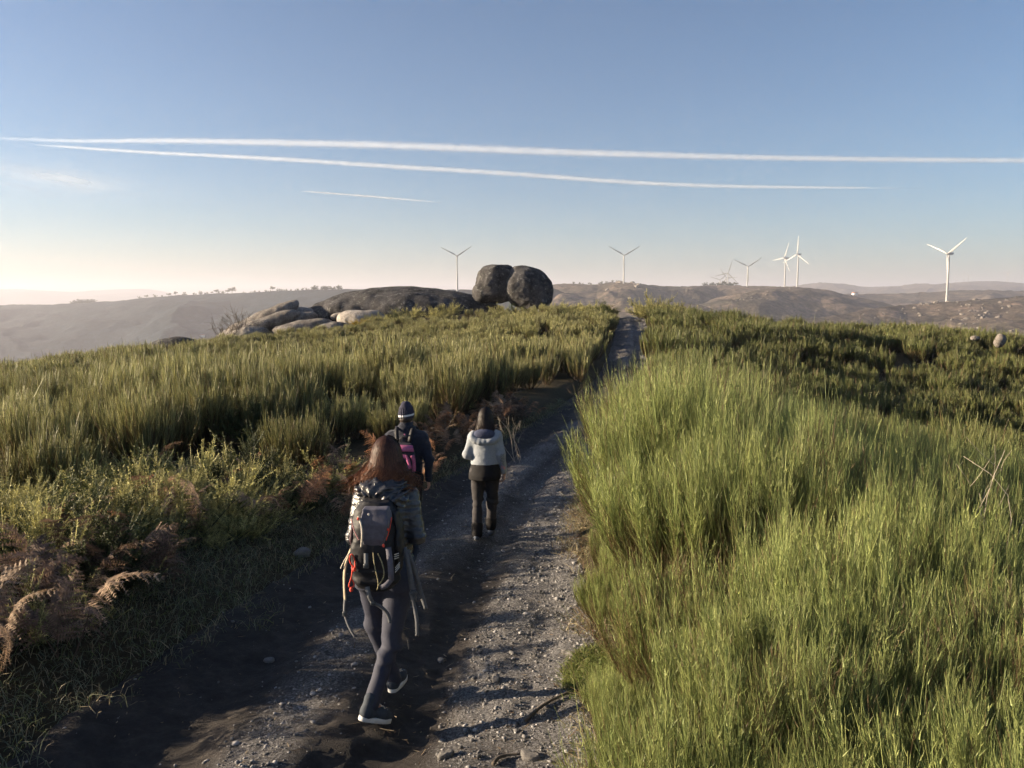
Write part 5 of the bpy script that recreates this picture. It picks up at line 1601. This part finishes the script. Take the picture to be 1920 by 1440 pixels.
# red cord loops on the left
cord_o('red_cord', [(-.112, -.33, 1.00), (-.130, -.335, 1.055), (-.118, -.34, 1.075), (-.105, -.335, 1.05), (-.100, -.34, 1.00)], .0042, M_RED, bp)
cord_o('red_cord', [(-.118, -.33, 1.0), (-.128, -.33, .93), (-.135, -.32, .88), (-.118, -.32, .885), (-.125, -.325, .93)], .0042, M_RED, bp)
for p in [(-.104, -.342, .99), (-.128, -.325, .868)]:
    f = Field(np.array(p) - .03, np.array(p) + .03, .004); f.ell(p, (.011, .009, .014)); field_obj('cord_toggle', f, M_RED, bp)
cord_o('accessory_cord', [(.005, -.352, 1.09), (.018, -.358, .99), (.028, -.348, .905), (.022, -.345, .878)], .0032, M_CORD, bp)
cord_o('accessory_cord', [(.03, -.35, 1.085), (.062, -.356, 1.0), (.058, -.352, .95), (.028, -.35, .905)], .0032, M_CORD, bp)
strap_o('tab', [(-.035, -.352, 1.085), (-.033, -.36, 1.02)], .024, M_STRAP, bp)
f = Field((-.07, -.40, .99), (0, -.32, 1.05), .004); f.ell((-.033, -.362, 1.018), (.016, .007, .014), p=4); field_obj('buckle', f, M_BUCKLE, bp)
strap_o('hanging_strap', [(-.04, -.318, .885), (-.03, -.325, .84), (-.015, -.30, .785)], .026, M_STRAP, bp)
strap_o('hanging_strap', [(-.015, -.30, .785), (.03, -.285, .755), (.065, -.27, .70), (.072, -.26, .655)], .020, M_STRAP, bp)
f = Field((-.05, -.34, .75), (.02, -.27, .82), .004); f.ell((-.012, -.306, .785), (.017, .007, .012), p=4); field_obj('buckle', f, M_BUCKLE, bp)
M_STRAPL = cloth_mat('sandy_webbing', (.36, .30, .21), .7, .0006, 60)
strap_o('hanging_strap', [(-.155, -.20, 1.06), (-.185, -.22, .97), (-.195, -.22, .86), (-.198, -.20, .76)], .020, M_STRAPL, bp, nrm=(-.6, -.8, 0))
strap_o('hanging_strap', [(-.198, -.20, .76), (-.205, -.19, .68), (-.185, -.185, .60), (-.15, -.18, .53)], .016, M_STRAP, bp, nrm=(-.3, -.95, 0))
f = Field((-.24, -.24, .64), (-.16, -.14, .72), .004); f.ell((-.203, -.195, .675), (.014, .008, .016), p=4); field_obj('buckle', f, M_BUCKLE, bp)
strap_o('hanging_strap', [(.15, -.22, 1.08), (.175, -.23, .98), (.19, -.22, .86), (.20, -.20, .76)], .030, M_STRAP, bp)
strap_o('hanging_strap', [(.185, -.225, .82), (.205, -.21, .72), (.215, -.20, .62), (.212, -.19, .55)], .022, M_STRAP, bp)
strap_o('hanging_strap', [(.165, -.20, 1.06), (.205, -.19, .93), (.235, -.17, .80), (.26, -.16, .70)], .024, M_STRAP, bp)
f = Field((.16, -.26, .78), (.24, -.17, .85), .004); f.ell((.197, -.216, .815), (.020, .010, .016), p=4); field_obj('buckle', f, M_BUCKLE, bp)
cord_o('loose_cord', [(-.15, -.2, 1.06), (-.19, -.22, 1.00), (-.215, -.22, .95)], .003, M_PALE, bp)
for s in (-1, 1):
    strap_o('shoulder_strap', [(s * .075, -.14, 1.30), (s * .098, -.05, 1.425), (s * .11, .07, 1.43), (s * .12, .165, 1.32), (s * .125, .17, 1.12), (s * .15, .09, .98), (s * .15, -.1, .93)], .05, M_BLACKCLOTH, bp, .006, (0, -.4, 1))

# -------------------------------------------------- walker with the beanie and the pink daypack
M_FLEECE = cloth_mat('navy_fleece', (.020, .023, .036), .85, .010, 9, .2, .2, .15)
M_TR2 = cloth_mat('black_trousers', (.016, .016, .02), .8, .006, 9)
def beanie_mat():
    m, nt, b = new_mat('navy_beanie_with_white_stripe')
    tc = nt.nodes.new('ShaderNodeTexCoord'); sx = nt.nodes.new('ShaderNodeSeparateXYZ'); nt.links.new(tc.outputs['Object'], sx.inputs[0])
    ad = nt.nodes.new('ShaderNodeMath'); ad.operation = 'MULTIPLY_ADD'; ad.inputs[1].default_value = -.12
    nt.links.new(sx.outputs['X'], ad.inputs[0]); nt.links.new(sx.outputs['Z'], ad.inputs[2])
    c = ramp(nt, ad.outputs[0], [(0.0, (.022, .022, .045)), (.999, (.022, .022, .045))])
    lo = nt.nodes.new('ShaderNodeMath'); lo.operation = 'COMPARE'; lo.inputs[1].default_value = 1.656; lo.inputs[2].default_value = .0105
    nt.links.new(ad.outputs[0], lo.inputs[0])
    nt.links.new(mixc(nt, lo.outputs[0], c, (.72, .70, .72)), b.inputs['Base Color'])
    b.inputs['Roughness'].default_value = .9
    bump(nt, b, tex_noise(nt, 120, 3, .6, 'Object', (1, 1, .3)), .8, .003)
    return m
X2, Y2 = -1.17, 8.72
H2 = -math.radians(4)
zb2 = float(track_h(X2, Y2)) - .01
w2 = empty('person', (X2, Y2, zb2), H2)
w2.scale = (.945,) * 3
tag(w2, 'walker in navy fleece and striped beanie ahead of the nearest walker', 'person', 'walkers on the track')
T2 = [(.86, 0, 0, .18, .125), (1.0, 0, 0, .175, .12), (1.12, 0, .0, .18, .125), (1.30, 0, .01, .20, .13), (1.40, 0, .015, .20, .115), (1.47, 0, .02, .13, .09), (1.535, 0, .025, .075, .075)]
J2 = dict(top=1.82, torso=T2, shL=(-.19, .01, 1.41), elL=(-.275, .0, 1.15), wrL=(-.25, .16, .95), shR=(.19, .01, 1.41), elR=(.275, -.05, 1.15), wrR=(.262, -.01, .905),
          hipL=(-.095, 0, .93), knL=(-.10, .10, .50), anL=(-.09, .06, .10), toeL=(-.10, .22, .035), hipR=(.095, 0, .93), knR=(.09, .02, .50), anR=(.08, -.16, .13), toeR=(.10, -.02, .04))
HD2 = (-.005, .05, 1.655)
body(w2, J2, HD2, (.076, .096, .118), hands=[((.262, -.01, .905), (.02, .12, -1), (-1, .15, 0), (.05, 1, .1), .55), ((-.25, .16, .95), (.1, .35, -1), (1, .1, 0), (0, 1, .3), .6)])
trousers(w2, J2, M_TR2, .175, (.095, .068, .062), seed=7)
shoe(w2, (-.09, .0, .03), (-.105, .27, .03), ankle=(-.09, .06, .13)); shoe(w2, (.075, -.21, .06), (.11, .04, .025), ankle=(.08, -.155, .15))
f = Field((-.42, -.28, .82), (.42, .30, 1.62), .0095)
f.loft([(z, cx, cy, rx + .012, ry + .012) for z, cx, cy, rx, ry in T2])
f.loft([(1.50, 0, .02, .082, .085), (1.575, 0, .03, .075, .078)], k=.02)
for a in 'LR':
    f.cone(J2['sh' + a], J2['el' + a], .068, .056, k=.06); f.cone(J2['el' + a], J2['wr' + a], .056, .038, k=.03)
f.warp(lambda x, y, z: .022 * fbm(x * 8, y * 8, z * 15, seed=35, o=3), .07)
field_obj('fleece', f, M_FLEECE, w2)
f = Field((-.14, -.12, 1.58), (.14, .2, 1.84), .006)
f.ell((-.005, .045, 1.69), (.086, .105, .118)); f.loft([(1.625, -.005, .042, .086, .104), (1.69, -.005, .045, .088, .106)], k=.01)
f.ell((-.005, .05, 1.80), (.03, .035, .014), k=.03)
f.put(lambda X, Y, Z: Z - 1.622 - .35 * (Y - .0) * (Y > .0), (-.2, -.2, 1.5), (.2, .25, 1.66), sub=False) if False else None
f.warp(lambda x, y, z: .004 * np.sin(np.arctan2(y - .045, x) * 26) * (z < 1.75) + .008 * fbm(x * 14, y * 14, z * 14, seed=36, o=2), .05)
field_obj('beanie', f, beanie_mat(), w2)
f = Field((-.12, -.1, 1.55), (.12, .14, 1.66), .006); f.ell((-.005, .03, 1.615), (.079, .094, .06)); f.ell((0, .12, 1.58), (.10, .09, .1), sub=True)
field_obj('hair', f, plain('short_dark_hair', (.03, .02, .015), .6, .4, 90), w2)

dp = empty('daypack', (X2, Y2, zb2), H2)
dp.scale = (.945,) * 3
tag(dp, 'small pink and dark grey daypack on the walker in the beanie', 'backpack')
f = Field((-.22, -.40, .86), (.22, .0, 1.44), .009)
f.loft([(.95, .01, -.19, .10, .06), (1.0, .01, -.20, .125, .085), (1.15, .01, -.205, .135, .09), (1.28, .01, -.195, .125, .08), (1.36, .01, -.175, .10, .05)], p=2.8)
f.warp(lambda x, y, z: .012 * fbm(x * 9, y * 9, z * 9, seed=37, o=2), .05)
field_obj('main_compartment', f, cloth_mat('dark_grey_pack', (.030, .030, .042), .75, .004, 12), dp)
strap_o('pink_band', [(-.115, -.245, 1.31), (-.05, -.285, 1.32), (.06, -.285, 1.32), (.13, -.245, 1.31)], .078, M_PINK, dp, .007, (0, -.8, .6))
strap_o('pink_band', [(-.10, -.295, 1.235), (0, -.312, 1.23), (.06, -.308, 1.225)], .05, M_PINK, dp, .005, (0, -1, .1))
strap_o('pink_band', [(.055, -.308, 1.245), (.085, -.308, 1.18), (.105, -.295, 1.09)], .038, M_PINK, dp, .005)
strap_o('pink_band', [(.128, -.278, 1.24), (.142, -.265, 1.15), (.138, -.258, 1.05)], .042, M_PINK, dp, .005, (.5, -.85, 0))
strap_o('pink_band', [(.10, -.285, 1.02), (.11, -.27, .985)], .04, M_PINK, dp, .005)
f = Field((-.12, -.36, 1.0), (.12, -.24, 1.25), .008); f.ell((.0, -.285, 1.12), (.085, .03, .10), p=3); field_obj('front_pocket', f, M_GREYCLOTH, dp)
for s in (-1, 1):
    strap_o('shoulder_strap', [(s * .07, -.15, 1.37), (s * .095, -.06, 1.515), (s * .105, .06, 1.51), (s * .12, .16, 1.40), (s * .13, .16, 1.2), (s * .16, .06, 1.05), (s * .16, -.1, 1.0)], .045, M_BLACKCLOTH, dp, .005, (0, -.4, 1))
strap_o('grab_loop', [(-.03, -.16, 1.37), (-.02, -.175, 1.42), (.02, -.175, 1.42), (.03, -.16, 1.37)], .014, M_BLACKCLOTH, dp)
f = Field((-.02, -.16, 1.42), (.04, -.08, 1.48), .004); f.ell((.012, -.128, 1.452), (.012, .008, .009)); field_obj('badge', f, M_PINK, dp)

# -------------------------------------------------- walker in the pale grey hoodie
def hoodie_mat():
    m, nt, b = new_mat('pale_grey_hoodie')
    base = ramp(nt, tex_noise(nt, 60, 4), [(.3, (.25, .27, .30)), (.7, (.32, .345, .38))])
    tc = nt.nodes.new('ShaderNodeTexCoord'); sx = nt.nodes.new('ShaderNodeSeparateXYZ'); nt.links.new(tc.outputs['Object'], sx.inputs[0])
    def band(sock, c, r):
        n = nt.nodes.new('ShaderNodeMath'); n.operation = 'COMPARE'; n.inputs[1].default_value = c; n.inputs[2].default_value = r
        nt.links.new(sock, n.inputs[0]); return n.outputs[0]
    def mul(a, c):
        n = nt.nodes.new('ShaderNodeMath'); n.operation = 'MULTIPLY'
        nt.links.new(a, n.inputs[0]); nt.links.new(c, n.inputs[1]); return n.outputs[0]
    # sleeve print: a column of dark letters and a pink patch
    sleeve = mul(band(sx.outputs['X'], .212, .022), band(sx.outputs['Z'], 1.00, .075))
    w = nt.nodes.new('ShaderNodeTexBrick'); w.inputs['Scale'].default_value = 42; w.inputs['Mortar Size'].default_value = .028
    w.inputs['Color1'].default_value = (0, 0, 0, 1); w.inputs['Color2'].default_value = (0, 0, 0, 1); w.inputs['Mortar'].default_value = (1, 1, 1, 1)
    mp = nt.nodes.new('ShaderNodeMapping'); mp.inputs['Rotation'].default_value = (math.radians(90), 0, 0)
    nt.links.new(tc.outputs['Object'], mp.inputs[0]); nt.links.new(mp.outputs[0], w.inputs['Vector'])
    brk = ramp(nt, tex_noise(nt, 38, 1), [(.36, 0.0), (.42, 1.0)])
    txt = mul(mul(sleeve, w.outputs['Color']), brk)
    pink = mul(mul(band(sx.outputs['X'], .218, .026), band(sx.outputs['Z'], .905, .022)), ramp(nt, tex_noise(nt, 45, 2), [(.42, 0.0), (.5, .8)]))
    c = mixc(nt, txt, base, (.04, .04, .06)); c = mixc(nt, pink, c, (.62, .25, .28))
    nt.links.new(c, b.inputs['Base Color']); b.inputs['Roughness'].default_value = .9; b.inputs['Specular IOR Level'].default_value = .2
    bump(nt, b, tex_noise(nt, 9, 5, .55), 1.0, .008)
    return m
M_HOOD = hoodie_mat()
M_HOODIN = cloth_mat('navy_hood_lining', (.06, .07, .12), .9, .004, 14)
M_TR3 = cloth_mat('grey_brown_trousers', (.040, .037, .040), .8, .006, 8)
M_BLK = cloth_mat('black_jersey', (.012, .011, .012), .85, .004, 9)
X3, Y3 = -.32, 9.40
H3 = -math.radians(4)
zb3 = float(track_h(X3, Y3)) - .01
w3 = empty('person', (X3, Y3, zb3), H3)
tag(w3, 'dark haired walker in pale grey hoodie, farthest along the track', 'person', 'walkers on the track')
T3 = [(.84, 0, 0, .155, .12), (.92, 0, 0, .155, .12), (1.05, 0, .005, .142, .112), (1.20, 0, .015, .158, .12), (1.28, 0, .02, .155, .11), (1.34, 0, .025, .105, .08), (1.39, 0, .03, .07, .07)]
J3 = dict(top=1.66, torso=T3, shL=(-.145, .015, 1.285), elL=(-.215, -.03, 1.05), wrL=(-.13, .15, .96), shR=(.145, .015, 1.285), elR=(.198, -.04, 1.06), wrR=(.222, .01, .845),
          hipL=(-.085, 0, .85), knL=(-.095, -.01, .46), anL=(-.09, -.10, .10), toeL=(-.10, .06, .03), hipR=(.085, .01, .85), knR=(.075, .08, .46), anR=(.055, .12, .13), toeR=(.065, .28, .05))
HD3 = (.0, .045, 1.49)
body(w3, J3, HD3, (.072, .09, .11), hands=[((.222, .01, .845), (.05, .1, -1), (-1, .1, 0), (0, 1, .1), .7), ((-.13, .15, .96), (.8, .5, -.1), (0, -1, 0), (0, .2, 1), .8)])
trousers(w3, J3, M_TR3, .158, (.084, .062, .056), seed=9, wr=.008)
f = Field((-.30, -.25, .62), (.30, .25, .98), .009)
f.loft([(.765, 0, -.03, .188, .165), (.82, 0, -.03, .192, .168), (.88, 0, -.02, .182, .152), (.95, 0, -.01, .162, .13)])
f.warp(lambda x, y, z: .012 * fbm(x * 9, y * 9, z * 9, seed=43, o=2), .05)
field_obj('undershirt', f, M_BLK, w3)
for a in 'LR':
    k, an = np.array(J3['kn' + a]), np.array(J3['an' + a])
    f = Field(np.minimum(k, an) - .12, np.maximum(k, an) + .12, .008)
    f.cone(k * .28 + an * .72, an + (0, 0, .01), .068, .064); f.warp(lambda x, y, z: .01 * fbm(x * 10, y * 10, z * 20, seed=44, o=2), .05)
    field_obj('black_lower_leg', f, M_BLK, w3)  # separate black piece around each lower leg
M_SHOE3 = cloth_mat('blue_grey_shoe', (.09, .11, .15), .7, .002, 40)
shoe(w3, (-.09, -.17, .05), (-.105, .07, .025), M_SHOE3, M_BUCKLE, (-.09, -.10, .12)); shoe(w3, (.05, .06, .04), (.07, .30, .05), M_SHOE3, M_BUCKLE, (.055, .12, .13))
f = Field((-.36, -.28, .80), (.36, .30, 1.46), .0085)
f.loft([(.89, 0, 0, .164, .130), (.93, 0, 0, .165, .131), (.95, 0, 0, .174, .140)] + [(z, cx, cy, rx + .014, ry + .014) for z, cx, cy, rx, ry in T3[2:]])
for a in 'LR':
    f.cone(J3['sh' + a], J3['el' + a], .055, .050, k=.05); f.cone(J3['el' + a], J3['wr' + a], .050, .038, k=.025)
f.warp(lambda x, y, z: .012 * fbm(x * 6, y * 6, z * 15, seed=45, o=3), .06)
hd_ = field_obj('hoodie', f, M_HOOD, w3)
# the hood hangs as a crescent on the back
f = Field((-.26, -.30, 1.10), (.26, .14, 1.46), .0075)
a = np.linspace(-2.25, 2.25, 13)
pts = [(.150 * math.sin(t), -.075 - .075 * math.cos(t * .62) + .05, 1.335 - .115 * (math.cos(t * .66))) for t in a]
for p0, p1, t in zip(pts[:-1], pts[1:], a):
    f.cone(p0, p1, .040 - .006 * abs(t) / 2.25, .040, k=.015)
f.warp(lambda x, y, z: .012 * fbm(x * 12, y * 12, z * 12, seed=46, o=2), .05)
field_obj('hood', f, M_HOOD, w3)
f = Field((-.2, -.26, 1.18), (.2, .1, 1.42), .0075); f.ell((0, -.085, 1.315), (.125, .05, .065)); field_obj('hood_lining', f, M_HOODIN, w3)
hair(w3, HD3, (.072, .09, .112), 1.31, .118, 3600, (.010, .007, .006), (.032, .018, .014), 6, .004, .045, .005)

# ================================================================ HAZE
zmin = float(_V0.min()) if '_V0' in globals() else -320.0
hz = bpy.data.materials.new('haze'); hz.use_nodes = True
nt = hz.node_tree; nt.nodes.clear()
pv = nt.nodes.new('ShaderNodeVolumePrincipled')
pv.inputs['Color'].default_value = (.83, .83, .94, 1)
pv.inputs['Density'].default_value = 1.4e-4
pv.inputs['Anisotropy'].default_value = .2
ou = nt.nodes.new('ShaderNodeOutputMaterial')
nt.links.new(pv.outputs[0], ou.inputs['Volume'])
V, Q = _box((-16200, -16200, -420), (16200, 16200, 265))
haze = obj('haze', mesh_np('haze', V, Q, hz)); tag(haze, 'pale valley haze over the whole landscape', kind='stuff')
